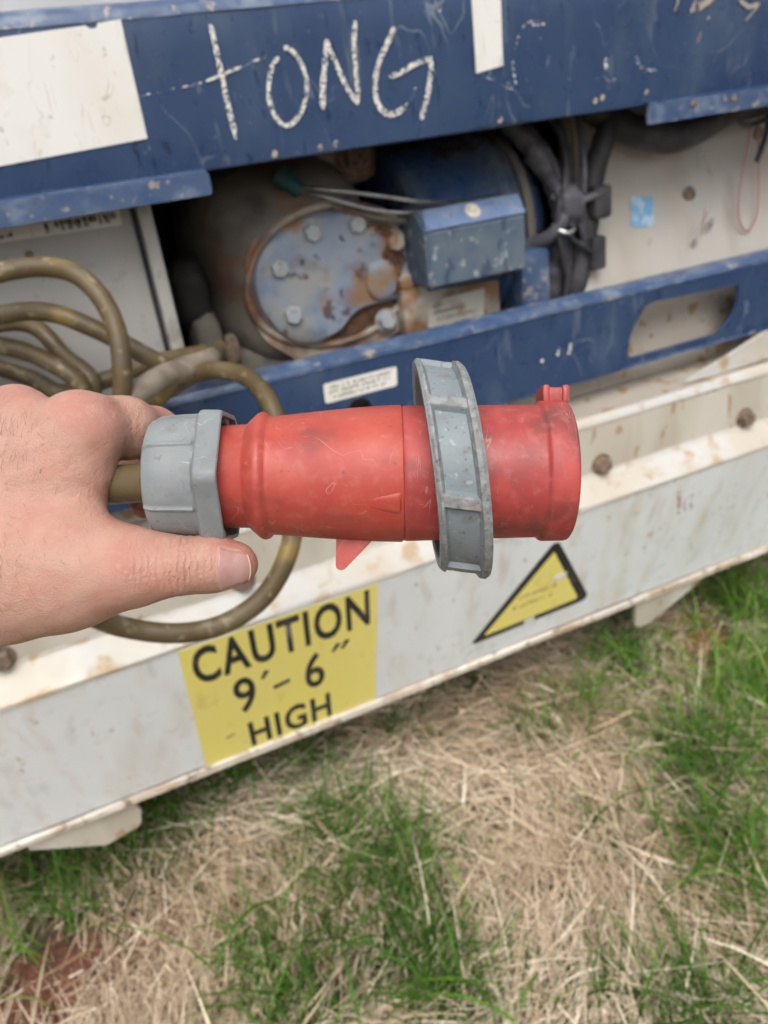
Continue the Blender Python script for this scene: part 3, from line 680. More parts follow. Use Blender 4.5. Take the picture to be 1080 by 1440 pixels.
for k, (a, b) in enumerate([(0.25, 0.8955), (0.318, 0.8965), (0.520, 0.8965), (0.652, 0.902), (0.662, 0.9045), (0.728, 0.9035), (0.30, 0.8945)]):
    stroke('chipped_spot', [(a, b - 0.002), (a + 0.004, b + 0.004)], 0.007, M['tan_scuff'], cont, y=-0.0013, seed=60 + k)

# --- body behind: upper wall, recess, shell
box('upper_wall', (X0, 0.055, 1.00), (X1, 0.075, 2.55), M['shell'], cont, 0.003)
box('container_shell', (X0, 0.60, 0.14), (X1, 3.0, 2.58), M['shell'], cont, 0.01)
for xx in (X0 - 0.10, X1):
    box('corner_post', (xx, -0.02, 0.10), (xx + 0.10, 0.62, 2.60), M['shell'], cont, 0.008)
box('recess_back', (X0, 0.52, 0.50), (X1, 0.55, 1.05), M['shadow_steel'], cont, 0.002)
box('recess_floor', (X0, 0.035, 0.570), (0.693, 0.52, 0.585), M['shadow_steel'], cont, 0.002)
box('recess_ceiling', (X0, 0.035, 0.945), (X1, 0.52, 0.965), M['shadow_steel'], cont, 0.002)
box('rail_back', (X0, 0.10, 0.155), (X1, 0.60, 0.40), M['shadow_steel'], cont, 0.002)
sweep_x('under_panel', [(0.0405, 0.5245), (0.0445, 0.5695)], X0, 0.6935, M['top'], cont, 40, 0.0003)
sweep_x('lower_panel', [(0.040, 0.525), (0.052, 0.60), (0.066, 0.655)], 0.694, X1, M['top'], cont, 40, 0.0006)  # zone behind the slot takes the darker colour to paint in its shade
pan = sweep_x('side_panel', [(0.072, 0.645), (0.086, 0.70), (0.116, 0.80), (0.120, 0.94)], 0.694, X1, M['panel'], cont, 40, 0.0006)
bs = plate('sticker', [[(0.800, 0.772), (0.838, 0.766), (0.834, 0.734), (0.826, 0.727), (0.792, 0.733)]], lambda u, v, d: (u, 0.086 + (v - 0.70) * 0.3 - 0.0012 + d, v), 0.0006, M['sky_sticker'], cont)
bs['label'] = 'small torn pale blue sticker on the white panel'
for (hx, hz, r) in ((0.905, 0.758, 0.0085), (1.045, 0.825, 0.008), (0.735, 0.77, 0.004)):
    revolve('rust_hole', [(0, 0), (0, r), (0.0015, r * 1.4), (0.0035, r * 1.5)], axis_frame((hx, 0.086 + (min(hz, 0.80) - 0.70) * 0.3 - 0.002 + 0.05 * max(0, hz - 0.80), hz), (0, 1, 0)), M['rust_bolt'], cont, 20)
M['smear'] = material('dark_smear', (0.10, 0.09, 0.08), 0.8, alpha=((40, 40, 40), 0.44, 0.66), rough_var=0)
stroke('grease_smear', [(0.893, 0.688), (0.912, 0.704), (0.932, 0.722)], 0.016, M['smear'], cont, y=0.0790, seed=3)
stroke('rust_run', [(0.905, 0.745), (0.896, 0.715), (0.888, 0.68), (0.880, 0.64)], 0.010, material('rust_run_stain', (0.34, 0.25, 0.17), 0.8, alpha=((30, 30, 12), 0.44, 0.68), rough_var=0), cont, y=0.0655, seed=4)

# ------------------------------------------------------------------ control cabinet in the left of the recess
cab = thing('control_cabinet', (-0.2, 0.2, 0.585), 'dirty white control cabinet behind the coiled cable', 'cabinet')
box('cabinet_body', (-0.60, 0.062, 0.586), (0.104, 0.40, 0.940), M['white_box'], cab, 0.004)
box('side_post', (0.109, 0.050, 0.586), (0.124, 0.075, 0.940), M['white_box'], cab, 0.003)
box('seal_strip', (0.1042, 0.070, 0.586), (0.1088, 0.090, 0.940), M['rubber'], cab, 0.0005)
cl = plate('label_strip', [[(-0.12, 0.853), (-0.12, 0.875), (0.093, 0.875), (0.092, 0.849)]], wall_map(0.0612), 0.0005, M['sticker'], cab)
print_lines([(0.016, 0.086, 0.858, 0.010)], wall_map(0.0606), M['ink_faint'], cl, 8)
print_lines([(0.016, 0.084, 0.860, 0.006), (-0.10, -0.012, 0.857, 0.004)], wall_map(0.0604), M['ink'], cl, 9)
revolve('cabinet_screw', [(0, 0), (0, 0.004), (0.002, 0.0036), (0.0025, 0)], axis_frame((-0.006, 0.0615, 0.835), (0, -1, 0)), M['rust_bolt'], cab, 14)

# ------------------------------------------------------------------ compressor
cp = thing('compressor', (0.42, 0.28, 0.585), 'grimy blue compressor with bolted oval cover inside the recess', 'compressor')
superell('body', (0.305, 0.285, 0.755), (0.120, 0.165, 0.145), 3.2, M['casting'], cp, 48, 30, 0.02)
superell('crankcase_foot', (0.29, 0.26, 0.635), (0.13, 0.11, 0.05), 4, M['casting'], cp)
superell('service_valve', (0.163, 0.175, 0.745), (0.024, 0.03, 0.045), 2.6, M['shadow_steel'], cp, jit=0.05)
superell('service_valve', (0.170, 0.165, 0.690), (0.020, 0.026, 0.040), 2.6, M['casting'], cp, jit=0.06)
superell('valve_cap', (0.196, 0.150, 0.672), (0.011, 0.012, 0.022), 2.6, M['rust_bolt'], cp, 16, 10)
FL = [(0.224, 0.752), (0.232, 0.788), (0.256, 0.812), (0.300, 0.828), (0.380, 0.828), (0.435, 0.806), (0.468, 0.765), (0.478, 0.715), (0.455, 0.670), (0.420, 0.648), (0.330, 0.636), (0.290, 0.630), (0.230, 0.685)]
plate('head_flange', [rounded(FL, 0.02)], wall_map(0.128), 0.05, M['flange'], cp)
CV = rounded([(0.235, 0.752), (0.244, 0.780), (0.262, 0.799), (0.292, 0.814), (0.325, 0.820), (0.362, 0.818), (0.392, 0.809), (0.420, 0.792), (0.440, 0.768), (0.449, 0.738), (0.447, 0.714), (0.434, 0.699), (0.405, 0.698), (0.372, 0.697), (0.352, 0.688), (0.338, 0.673), (0.306, 0.664), (0.276, 0.671), (0.254, 0.690), (0.239, 0.720)], 0.012, 3)
RIM = [(0.342 + 0.117 * math.cos(a) * (1 + 0.05 * math.sin(2 * a)), 0.742 + 0.086 * math.sin(a)) for a in np.linspace(0, 2 * math.pi, 40, endpoint=False)]
tube('flange_rim', [(a, 0.1272, b) for a, b in RIM + RIM[:1]], 0.0050, M['flange'], cp, 10, 2, cap=False)
M['deep_rust'] = material('dark_rust', (0.10, 0.045, 0.03), 0.8, layers=[((0.22, 0.10, 0.045), (30, 30, 30), 0.45, 0.66, 0.8), ((0.04, 0.025, 0.02), (50, 50, 50), 0.52, 0.66, 0.8), ((0.38, 0.30, 0.2), (26, 26, 26), 0.6, 0.72, 0.7)], bump=[(120, 0.002, 0.5)])
plate('rusty_pad', [[(a, b) for a, b in [(0.342 + 0.108 * math.cos(t), 0.742 + 0.079 * math.sin(t)) for t in np.linspace(-2.0, 0.75, 24)]] + [(0.36, 0.74)]], wall_map(0.1255), 0.003, M['deep_rust'], cp)
M['rust_bloom'] = material('rust_bloom', (0.26, 0.115, 0.04), 0.8, layers=[((0.09, 0.04, 0.025), (40, 40, 40), 0.48, 0.64, 0.9)], alpha=((26, 26, 26), 0.40, 0.56), rough_var=0)
def inset(pts, c, k): return [(c[0] + (a - c[0]) * k, c[1] + (b - c[1]) * k) for a, b in pts]
cc = (0.34, 0.748)
n = len(CV)
rings = [(1.03, 0.129), (1.03, 0.122), (1.0, 0.116), (0.965, 0.1145), (0.945, 0.113), (0.7, 0.1115), (0.35, 0.110)]
vs = [(a, y, b) for k, y in rings for a, b in inset(CV, cc, k)]
fs = [(i * n + j, i * n + (j + 1) % n, (i + 1) * n + (j + 1) % n, (i + 1) * n + j) for i in range(len(rings) - 1) for j in range(n)] + [tuple((len(rings) - 1) * n + j for j in range(n))]
mesh('head_cover', vs, fs, M['cover'], cp, 40)
plate('rust_patch', [rounded([(0.408, 0.797), (0.432, 0.775), (0.441, 0.738), (0.438, 0.706), (0.415, 0.703), (0.412, 0.735), (0.398, 0.775), (0.385, 0.802)], 0.008)], wall_map(0.1102), 0.0006, M['rust_bloom'], cp)
superell('cover_boss', (0.40, 0.110, 0.728), (0.022, 0.006, 0.026), 2.4, M['cover'], cp, 20, 12)
for (bx, bz) in ((0.316, 0.801), (0.267, 0.767), (0.376, 0.801), (0.426, 0.772), (0.434, 0.720), (0.318, 0.685), (0.274, 0.708), (0.405, 0.672)):
    hex_bolt('cover_bolt', (bx, 0.115 if bz > 0.69 else 0.124, bz), (0, -1, 0), 0.0118, 0.011, M['bolt'] if bx < 0.42 and bz < 0.805 else M['flange'], cp)
superell('cast_shoulder', (0.36, 0.24, 0.868), (0.10, 0.07, 0.032), 3, M['flange'], cp, jit=0.03)
hex_bolt('shoulder_bolt', (0.405, 0.165, 0.874), (0, -1, 0.2), 0.016, 0.014, M['rust_bolt'], cp)
fr = axis_frame((0.36, 0.228, 0.752), (1, 0, 0))
revolve('motor_shell', [(0.095, 0.02), (0.096, 0.122), (0.104, 0.132), (0.215, 0.134), (0.222, 0.140), (0.236, 0.140), (0.242, 0.134), (0.272, 0.130), (0.296, 0.116), (0.310, 0.090), (0.316, 0.05), (0.318, 0.0)], fr, M['blue_dark'], cp, 72)
revolve('motor_band', [(0.254, 0.1275), (0.254, 0.139), (0.266, 0.138), (0.270, 0.125)], fr, M['casting'], cp, 64)
TBP = [(0.050, 0.716), (0.050, 0.784), (0.072, 0.8075), (0.130, 0.810), (0.130, 0.716)]
bm = bmesh.new()
L_, R_ = [bm.verts.new((0.440, y_, z_)) for y_, z_ in TBP], [bm.verts.new((0.584, y_, z_)) for y_, z_ in TBP]
bm.faces.new(L_); bm.faces.new(R_[::-1])
for i in range(5):
    bm.faces.new((L_[i], R_[i], R_[(i + 1) % 5], L_[(i + 1) % 5]))
bmesh.ops.bevel(bm, geom=list(bm.edges), offset=0.003, segments=2, affect='EDGES')
from_bm('terminal_box', bm, M['blue_box'], cp, 35)
plate('box_lid', [[(0.441, 0.05), (0.585, 0.05), (0.587, 0.97), (0.449, 0.97)]], lambda u, v, d: (u, 0.050 + 0.022 * v - 0.73 * (0.002 - d), 0.784 + 0.0235 * v + 0.68 * (0.002 - d)), 0.0018, M['lit_blue_lid'], cp)  # strip coloured paler to paint in the light on the sloping top
revolve('lid_screw', [(0, 0), (0, 0.0105), (0.002, 0.0105), (0.003, 0.0085), (0.0024, 0.0055), (0.004, 0.0045), (0.0046, 0)], axis_frame((0.513, 0.0600, 0.7978), (0, -0.73, 0.68), (1, 0, 0)), M['screw'], cp, 28)
box('side_cover', (0.592, 0.075, 0.640), (0.640, 0.13, 0.735), M['blue_edge'], cp, 0.008)
box('plate_bracket', (0.425, 0.106, 0.640), (0.575, 0.150, 0.712), M['flange'], cp, 0.004)
npl = plate('nameplate', [[(0.462, 0.688), (0.549, 0.690), (0.544, 0.643), (0.457, 0.643)]], wall_map(0.1035), 0.0015, M['old_plate'], cp)
plate('print', [[(0.468, 0.674), (0.515, 0.675), (0.515, 0.671), (0.468, 0.670)]], wall_map(0.1028), 0.0004, M['ink_faint'], npl)
plate('print', [[(0.464, 0.653), (0.512, 0.654), (0.512, 0.650), (0.464, 0.649)]], wall_map(0.1028), 0.0004, M['ink_faint'], npl)
print_lines([(0.472, 0.53, 0.663, 0.004), (0.468, 0.478, 0.6815, 0.006)], wall_map(0.1026), M['ink_faint'], npl, 2)
revolve('teal_cap', [(0, 0), (0, 0.013), (0.016, 0.014), (0.017, 0.010), (0.034, 0.009), (0.035, 0)], axis_frame((0.293, 0.135, 0.872), (0.6, -0.35, -0.7)), M['teal'], cp, 28)
tube('capillary_tube', [(0.312, 0.125, 0.853), (0.345, 0.100, 0.846), (0.400, 0.085, 0.832), (0.450, 0.078, 0.818), (0.50, 0.10, 0.808)], 0.0026, M['steel'], cp, 10)
tube('capillary_tube', [(0.312, 0.123, 0.850), (0.340, 0.098, 0.838), (0.385, 0.085, 0.819), (0.430, 0.080, 0.808), (0.47, 0.10, 0.806)], 0.0026, M['steel'], cp, 10)
tube('pressure_line', [(0.44, 0.10, 0.795), (0.40, 0.10, 0.806), (0.36, 0.12, 0.822), (0.33, 0.14, 0.838)], 0.004, M['casting'], cp, 10)

# ------------------------------------------------------------------ hoses and wires right of the compressor
def hose(name, pts, r, mat, label, cat='hose', ribs=0, segs=16, per=10):
    P = catmull(pts, per)
    rad = [r * (1 + (0.12 if ribs and (i // 2) % 2 else 0)) for i in range(len(P))]
    o = tube(name, P, rad, M[mat], None, segs, 0)
    return tag(o, label, cat)
hose('corrugated_hose', [(0.600, 0.20, 0.935), (0.622, 0.135, 0.890), (0.650, 0.105, 0.840), (0.668, 0.092, 0.790), (0.672, 0.090, 0.745), (0.664, 0.10, 0.70), (0.655, 0.12, 0.62)], 0.0150, 'grey_rubber', 'thick dark ribbed hose curving down just right of the motor', ribs=1)
hose('black_cable', [(0.640, 0.12, 0.845), (0.655, 0.075, 0.800), (0.652, 0.062, 0.770), (0.635, 0.075, 0.745), (0.61, 0.11, 0.735)], 0.0095, 'grey_rubber', 'short grey sleeved cable bending into the motor terminal box', 'cable')
hose('khaki_pipe', [(0.690, 0.14, 0.94), (0.692, 0.115, 0.875), (0.691, 0.108, 0.820), (0.688, 0.108, 0.770), (0.684, 0.112, 0.70), (0.682, 0.12, 0.60)], 0.0105, 'khaki', 'khaki pipe standing upright behind the dark hose', 'pipe')
hose('black_hose', [(0.765, 0.10, 0.930), (0.742, 0.085, 0.870), (0.722, 0.085, 0.825), (0.713, 0.085, 0.785), (0.706, 0.085, 0.74), (0.690, 0.09, 0.66), (0.682, 0.10, 0.60)], 0.0150, 'rubber', 'black hose running down the left edge of the white panel')
o = tag(box('cable_connector', (0.699, 0.060, 0.690), (0.722, 0.090, 0.735), M['rubber'], None, 0.004), 'small black connector block hanging on the black hose', 'connector')
o = tag(box('cable_clamp', (0.700, 0.058, 0.757), (0.730, 0.088, 0.800), M['rubber'], None, 0.006), 'black clamp block above the connector on the black hose', 'clamp')
hose('drooping_hose', [(0.700, 0.16, 0.93), (0.738, 0.10, 0.888), (0.770, 0.085, 0.864), (0.806, 0.078, 0.850), (0.850, 0.078, 0.842), (0.905, 0.082, 0.852), (0.960, 0.088, 0.866), (1.06, 0.09, 0.874), (1.20, 0.10, 0.90)], 0.0205, 'rubber', 'thick black hose drooping along the top of the white panel')
hose('thin_cable', [(0.86, 0.07, 0.880), (0.93, 0.070, 0.862), (0.985, 0.075, 0.842), (1.06, 0.075, 0.862), (1.15, 0.08, 0.90)], 0.0035, 'rubber', 'thin dark cable sagging below the thick black hose', 'cable', per=6, segs=8)
hose('pink_wire', [(0.992, 0.082, 0.838), (0.982, 0.078, 0.790), (0.977, 0.078, 0.750), (0.982, 0.078, 0.712), (1.000, 0.078, 0.694), (1.018, 0.080, 0.712), (1.022, 0.084, 0.750), (1.020, 0.088, 0.790), (1.016, 0.09, 0.850)], 0.0014, 'pink', 'thin pink wire hanging in a loop before the white panel', 'wire', per=6, segs=8)
hose('wire_sleeve', [(1.030, 0.085, 0.850), (1.022, 0.08, 0.826), (1.014, 0.079, 0.806), (1.008, 0.08, 0.790)], 0.0040, 'rubber', 'black sleeve over the pink wire loop', 'sleeve', per=6, segs=8)
WT = [('thin black wire behind the clip hugging the motor edge', [(0.625, 0.16, 0.91), (0.648, 0.10, 0.86), (0.662, 0.075, 0.80), (0.682, 0.07, 0.755), (0.700, 0.08, 0.72)]),
      ('thin black wire crossing over the ribbed hose', [(0.655, 0.13, 0.92), (0.668, 0.088, 0.865), (0.660, 0.068, 0.815), (0.643, 0.062, 0.775), (0.650, 0.068, 0.735), (0.668, 0.08, 0.69)]),
      ('black wire running from the ribbed hose to the clamp block', [(0.645, 0.08, 0.795), (0.668, 0.064, 0.782), (0.690, 0.066, 0.786), (0.712, 0.062, 0.79)]),
      ('thin wire looping low between ribbed hose and connector', [(0.655, 0.075, 0.76), (0.672, 0.066, 0.735), (0.690, 0.066, 0.722), (0.706, 0.066, 0.712)]),
      ('dark wire leaning against the khaki pipe', [(0.712, 0.13, 0.93), (0.704, 0.095, 0.87), (0.700, 0.082, 0.82), (0.694, 0.078, 0.76), (0.690, 0.08, 0.68), (0.686, 0.09, 0.60)]),
      ('black wire falling along the left of the khaki pipe', [(0.668, 0.15, 0.93), (0.676, 0.10, 0.87), (0.679, 0.085, 0.81), (0.676, 0.085, 0.74), (0.674, 0.09, 0.66), (0.672, 0.10, 0.60)])]
for k, (lb, pp) in enumerate(WT):
    hose('black_wire', pp, 0.0036 + 0.0012 * (k % 3), 'rubber' if k % 2 else 'grey_rubber', lb, 'wire', per=7, segs=9)['group'] = 'black wires tangled right of the motor'
tag(superell('taped_joint', (0.664, 0.066, 0.782), (0.021, 0.017, 0.026), 2.3, M['grey_rubber'], None, 20, 12, 0.12), 'lumpy grey taped joint where the dark cables meet', 'taped joint')
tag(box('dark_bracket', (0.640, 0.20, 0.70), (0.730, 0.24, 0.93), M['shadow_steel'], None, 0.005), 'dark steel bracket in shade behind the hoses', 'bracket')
cl_ = tag(tube('hose_clip', [(0.640, 0.062, 0.756), (0.650, 0.054, 0.750), (0.662, 0.056, 0.752), (0.668, 0.066, 0.760)], 0.0035, M['clip'], None, 8), 'bright metal hose clip beside the motor terminal box', 'clip')

# ------------------------------------------------------------------ coiled supply cable
COIL = [(0.155, 0.01, 0.712), (0.128, -0.05, 0.716), (0.077, -0.099, 0.723), (0.034, -0.135, 0.715), (-0.017, -0.145, 0.684), (-0.063, -0.137, 0.688), (-0.101, -0.123, 0.733), (-0.097, -0.102, 0.796), (-0.063, -0.083, 0.832), (-0.009, -0.076, 0.838), (0.029, -0.085, 0.825), (0.045, -0.109, 0.792), (0.042, -0.13, 0.752), (0.026, -0.135, 0.71), (-0.019, -0.137, 0.668), (-0.07, -0.101, 0.676), (-0.109, -0.058, 0.737), (-0.092, -0.036, 0.789), (-0.046, -0.048, 0.799), (-0.004, -0.054, 0.794), (0.034, -0.069, 0.771), (0.065, -0.082, 0.745), (0.087, -0.08, 0.72), (0.062, -0.061, 0.690), (0.0, -0.061, 0.668), (-0.064, -0.056, 0.672), (-0.112, -0.027, 0.729), (-0.087, -0.012, 0.77), (-0.056, -0.025, 0.768), (-0.023, -0.035, 0.75), (0.004, -0.05, 0.718), (-0.017, -0.05, 0.683), (-0.067, -0.032, 0.686), (-0.112, 0.012, 0.734), (-0.082, 0.036, 0.774), (-0.027, 0.017, 0.776), (-0.003, -0.01, 0.743), (0.015, -0.032, 0.715), (-0.015, -0.026, 0.683), (-0.081, 0.003, 0.691), (-0.112, 0.031, 0.722), (-0.085, 0.032, 0.742), (-0.042, 0.007, 0.726), (-0.014, -0.013, 0.708), (0.037, -0.017, 0.713), (0.083, -0.009, 0.717), (0.139, 0.004, 0.712)]
LEAD = [(0.055, 0.03, 0.655), (0.077, -0.015, 0.682), (0.103, -0.059, 0.705), (0.125, -0.096, 0.718), (0.146, -0.14, 0.717), (0.152, -0.185, 0.706), (0.152, -0.211, 0.679), (0.147, -0.239, 0.635), (0.129, -0.261, 0.594), (0.098, -0.272, 0.563), (0.06, -0.272, 0.548), (0.023, -0.269, 0.55), (-0.014, -0.26, 0.563), (-0.041, -0.269, 0.594), (-0.051, -0.314, 0.658), (-0.041, -0.397, 0.732), (-0.025, -0.475, 0.777), (-0.012, -0.518, 0.795), (0.001, -0.541, 0.801), (0.016, -0.554, 0.803)]
cb = thing('power_cable', (0.0, -0.06, 0.66), 'olive brown power cable coiled on the container and looping to the plug', 'cable')
tube('cable_coil', COIL, 0.0088, M['cable'], cb, 18, 8, wob=0.015)
M['sleeve'] = material('grey_brown_sleeve', (0.26, 0.22, 0.17), 0.6, layers=[((0.14, 0.11, 0.08), (40, 40, 40), 0.5, 0.68, 0.8), ((0.36, 0.32, 0.26), (60, 60, 60), 0.55, 0.7, 0.6)], bump=[(90, 0.001, 0.4)])
tube('cable_sleeve', [(0.138, -0.030, 0.7142), (0.128, -0.05, 0.716), (0.104, -0.076, 0.7205), (0.077, -0.099, 0.723), (0.052, -0.120, 0.7205), (0.036, -0.134, 0.716)], [0.0095, 0.0115, 0.0118, 0.0118, 0.0115, 0.0098], M['sleeve'], cb, 18, 6)
tube('cable_lead', LEAD, [0.0088] * 14 + [0.0085, 0.008, 0.0078, 0.0078, 0.0078, 0.0078], M['cable'], cb, 20, 8, wob=0.01)

# ------------------------------------------------------------------ the plug, held 0.3 m in front of the lens
O = CAM + CF * 0.305
HF = Matrix(((CR.x, CU.x, -CF.x, O.x), (CR.y, CU.y, -CF.y, O.y), (CR.z, CU.z, -CF.z, O.z), (0, 0, 0, 1)))   # x right, y up, z towards the holder
plug = thing('power_plug', (0, 0, 0), 'red five pin power plug with grey locking ring held in the hand', 'plug')
plug.matrix_world = HF
mm = 0.001
TL = math.radians(1.0)
def pl_frame(t, r, th):   # theta 0 faces the holder (+z), growing upwards
    x, y, z = t * mm, r * math.sin(th) * mm, r * math.cos(th) * mm
    return (x * math.cos(TL) - y * math.sin(TL), 0.0150 + x * math.sin(TL) + y * math.cos(TL), z)
revolve('plug_body', [(-66, 12), (-66, 19.6), (-62, 20.2), (-53.2, 20.3), (-52.4, 20.8), (-51.0, 22.2), (-48.5, 24.4), (-47.6, 24.9), (-46.4, 25.0), (-45.2, 24.6), (-44.2, 23.6), (-43.6, 23.2), (-42.5, 23.25), (-38, 23.7), (-25, 24.9), (-12, 26.0), (-2, 26.6), (6.2, 26.9), (7.0, 26.7), (7.3, 26.2), (7.6, 26.0)], pl_frame, M['red'], plug, 128, True, 40)
revolve('plug_shroud', [(7.4, 25.4), (7.4, 26.2), (7.9, 26.55), (10, 26.6), (25, 26.4), (45, 26.1), (58.6, 26.0), (59.4, 26.1), (60.1, 26.8), (60.6, 27.3), (61.4, 27.5), (69.4, 27.5), (70.4, 27.2), (70.9, 26.5), (70.8, 24.4), (70.2, 24.0), (40, 23.8), (32, 23.5), (32, 6), (32, 0)], pl_frame, M['red_grime'], plug, 128, True, 40)
for k in range(5):   # contact pins inside the shroud
    a = 2 * math.pi * k / 5 + 0.4
    c = Vector(pl_frame(0, 13.5, a)); ax = Vector((math.cos(TL), math.sin(TL), 0))
    revolve('contact_pin', [(0.031, 0.003), (0.060, 0.003), (0.062, 0.0018), (0.0622, 0)], axis_frame(c, ax, (0, 1, 0)), M['steel'], plug, 16, True)
# key on the shroud
ky = 0.0150 + 0.0665 * math.sin(TL)
box('key_block', (0.0618, ky + 0.0262, -0.0040), (0.0712, ky + 0.0322, 0.0058), M['red_grime'], plug, 0.0009, 2, True)
box('key_wall', (0.0612, ky + 0.0262, -0.0075), (0.0639, ky + 0.0330, 0.0068), M['red_grime'], plug, 0.0008, 2, True)
box('key_wall', (0.0688, ky + 0.0262, -0.0075), (0.0715, ky + 0.0330, 0.0068), M['red_grime'], plug, 0.0008, 2, True)
# latch fin under the body
bm = bmesh.new()
fin = [(-0.0186, -0.0080), (-0.0188, -0.0213), (-0.0182, -0.0224), (-0.0158, -0.0228), (-0.0150, -0.0220), (-0.0040, -0.0105), (-0.0040, -0.0080)]
A = [bm.verts.new((x_, y_, 0.004)) for x_, y_ in fin]; B = [bm.verts.new((x_, y_, -0.005)) for x_, y_ in fin]
bm.faces.new(A); bm.faces.new(B[::-1])
for i in range(len(fin)):
    j = (i + 1) % len(fin)
    bm.faces.new((A[i], B[i], B[j], A[j]))
bmesh.ops.bevel(bm, geom=list(bm.edges), offset=0.0005, segments=2, affect='EDGES')
from_bm('latch_fin', bm, M['red'], plug, 35, True)
# raised arrow wedge on the body
def surf(t, th, h):
    r = np.interp(t, [-43, -25, -12, -2, 7], [23.2, 24.9, 26.0, 26.6, 26.9]) + h
    return pl_frame(t, r, th)
vs, nu, nv = [], 14, 10
for i in range(nu + 1):
    u = i / nu
    for j in range(nv + 1):
        v = j / nv * 2 - 1
        half = 0.06 + 0.125 * u
        edge_ = 1 - abs(v) ** 5
        vs.append(surf(-9 + 15.6 * u, -0.47 + v * half, -0.25 + 1.15 * u * edge_ if u < 1 else -0.6))
mesh('arrow_mark', vs, [(i * (nv + 1) + j, i * (nv + 1) + j + 1, (i + 1) * (nv + 1) + j + 1, (i + 1) * (nv + 1) + j) for i in range(nu) for j in range(nv)], M['red'], plug, 55, True)
# gland nut
HX = math.radians(-2)
def nutr(r0):
    def f(th):
        a = (th - HX) % (math.pi / 3) - math.pi / 6     # 0 at the middle of a flat
        rib = math.exp(-(a / 0.032) ** 4)
        return r0 + 0.7 * rib - 0.25 * (1 - abs(a) / (math.pi / 6))
    return f
def hx(R, k=1.0):
    ap = R * math.cos(math.pi / 6)
    def f(th):
        a = (th - HX) % (math.pi / 3) - math.pi / 6
        e = abs(a) / (math.pi / 6)
        q = ap / math.cos(a)
        return (q - 0.9 * max(0, (e - 0.82) / 0.18) ** 2) * k
    return f
nut = revolve('gland_nut', [(-89.5, 8.5), (-89.6, 15), (-89.4, nutr(21.2)), (-88.6, nutr(22.6)), (-86.8, nutr(23.6)), (-83, nutr(24.0)), (-71.5, nutr(24.5)), (-70.4, nutr(24.6)), (-69.6, hx(27.6)), (-68.6, hx(28.9)), (-67.6, hx(29.2)), (-61.6, hx(29.0)), (-60.6, hx(28.6)), (-60.2, hx(27.9)), (-60.4, hx(26.6)), (-66, hx(26.2)), (-66.5, 21.5), (-72, 20.5)], pl_frame, M['grey'], plug, 240, True, 28)
for k in range(6):   # inner castellations
    a = HX + math.pi / 6 + k * math.pi / 3 + 0.25
    c = Vector(pl_frame(-64.0, 22.6, a)); dirv = Vector(pl_frame(-64.0, 30, a)) - c
    ax = Vector((math.cos(TL), math.sin(TL), 0)); s3 = ax.cross(dirv.normalized())
    R3 = Matrix((ax, dirv.normalized(), s3)).transposed()
    box('castellation', c - Vector((0.002, 0.0014, 0.003)), c + Vector((0.002, 0.0014, 0.003)), M['grey'], nut, 0.0004, 1, True, R3)
# locking ring: pockets between ribs, worn rims
RT = math.radians(-7.4)
ring_o = Vector((0.0258, 0.0172, 0.0))
def rg(x, r, th):
    y, z = r * math.sin(th), r * math.cos(th)
    return (ring_o.x + (x * math.cos(RT) - y * math.sin(RT)) * mm * 1.0 if False else ring_o.x + (x * math.cos(-RT) + y * math.sin(RT)) * mm, ring_o.y + (x * math.sin(RT) + y * math.cos(RT)) * mm, z * mm)
NR, PH = 7, math.radians(31)
def sstep(a, b, v):
    t = min(1, max(0, (v - a) / (b - a))); return t * t * (3 - 2 * t)
HW = 9.4
def ring_r(x, th):
    per = 2 * math.pi / NR
    a = abs((th - PH + per / 2) % per - per / 2) * 41
    rib = 1 - sstep(2.0, 3.3, a)
    right = sstep(HW - 4.4, HW - 3.2, x)
    left = 1 - sstep(-HW + 2.0, -HW + 3.4, x)
    r = 39.6 + max(rib * 2.3, left * 2.3, right * 3.1)
    e = min(x + HW, HW - x)
    r -= 1.1 * (1 - sstep(0, 1.4, e))
    chip = 0.10 * math.sin(th * 37 + x * 3) * math.sin(th * 23 - x) + 0.04 * math.sin(th * 71 + 2 * x)
    return r + chip * max(left, right, rib)
SEG = 560
prof_x = [-HW, -HW + 0.25, -HW + 0.7, -HW + 1.3, -HW + 2.0, -HW + 2.4, -HW + 2.8, -HW + 3.4, -5.0, -3, 0, 2.5, HW - 4.8, HW - 4.4, HW - 4.0, HW - 3.6, HW - 3.2, HW - 2.4, HW - 1.4, HW - 0.8, HW - 0.3, HW]
prof = [(x_, (lambda xx: (lambda th: ring_r(xx, th)))(x_)) for x_ in prof_x] + [(HW - 0.1, 37.2), (HW - 1.0, 36.4), (0.8, 35.6), (0.6, 28.0), (-0.8, 28.0), (-1.0, 35.6), (-HW + 0.6, 36.0), (-HW, 36.8)]
ring = revolve('locking_ring', prof, rg, M['ring_grey'], plug, SEG, True, 40, closed=True)
ring.data.materials.append(M['ring_worn'])
mi = np.zeros(len(ring.data.polygons), np.int32)
inv_c, inv_s = math.cos(RT), math.sin(RT)
for p_ in ring.data.polygons:
    c = p_.center
    dx, dy = (c.x - ring_o.x) / mm, (c.y - ring_o.y) / mm
    X_ = dx * inv_c + dy * -inv_s * -1 if False else dx * inv_c + dy * inv_s
    yy = -dx * inv_s + dy * inv_c
    rr = math.hypot(yy, c.z / mm)
    if rr > 40.9: mi[p_.index] = 1
ring.data.polygons.foreach_set('material_index', mi)

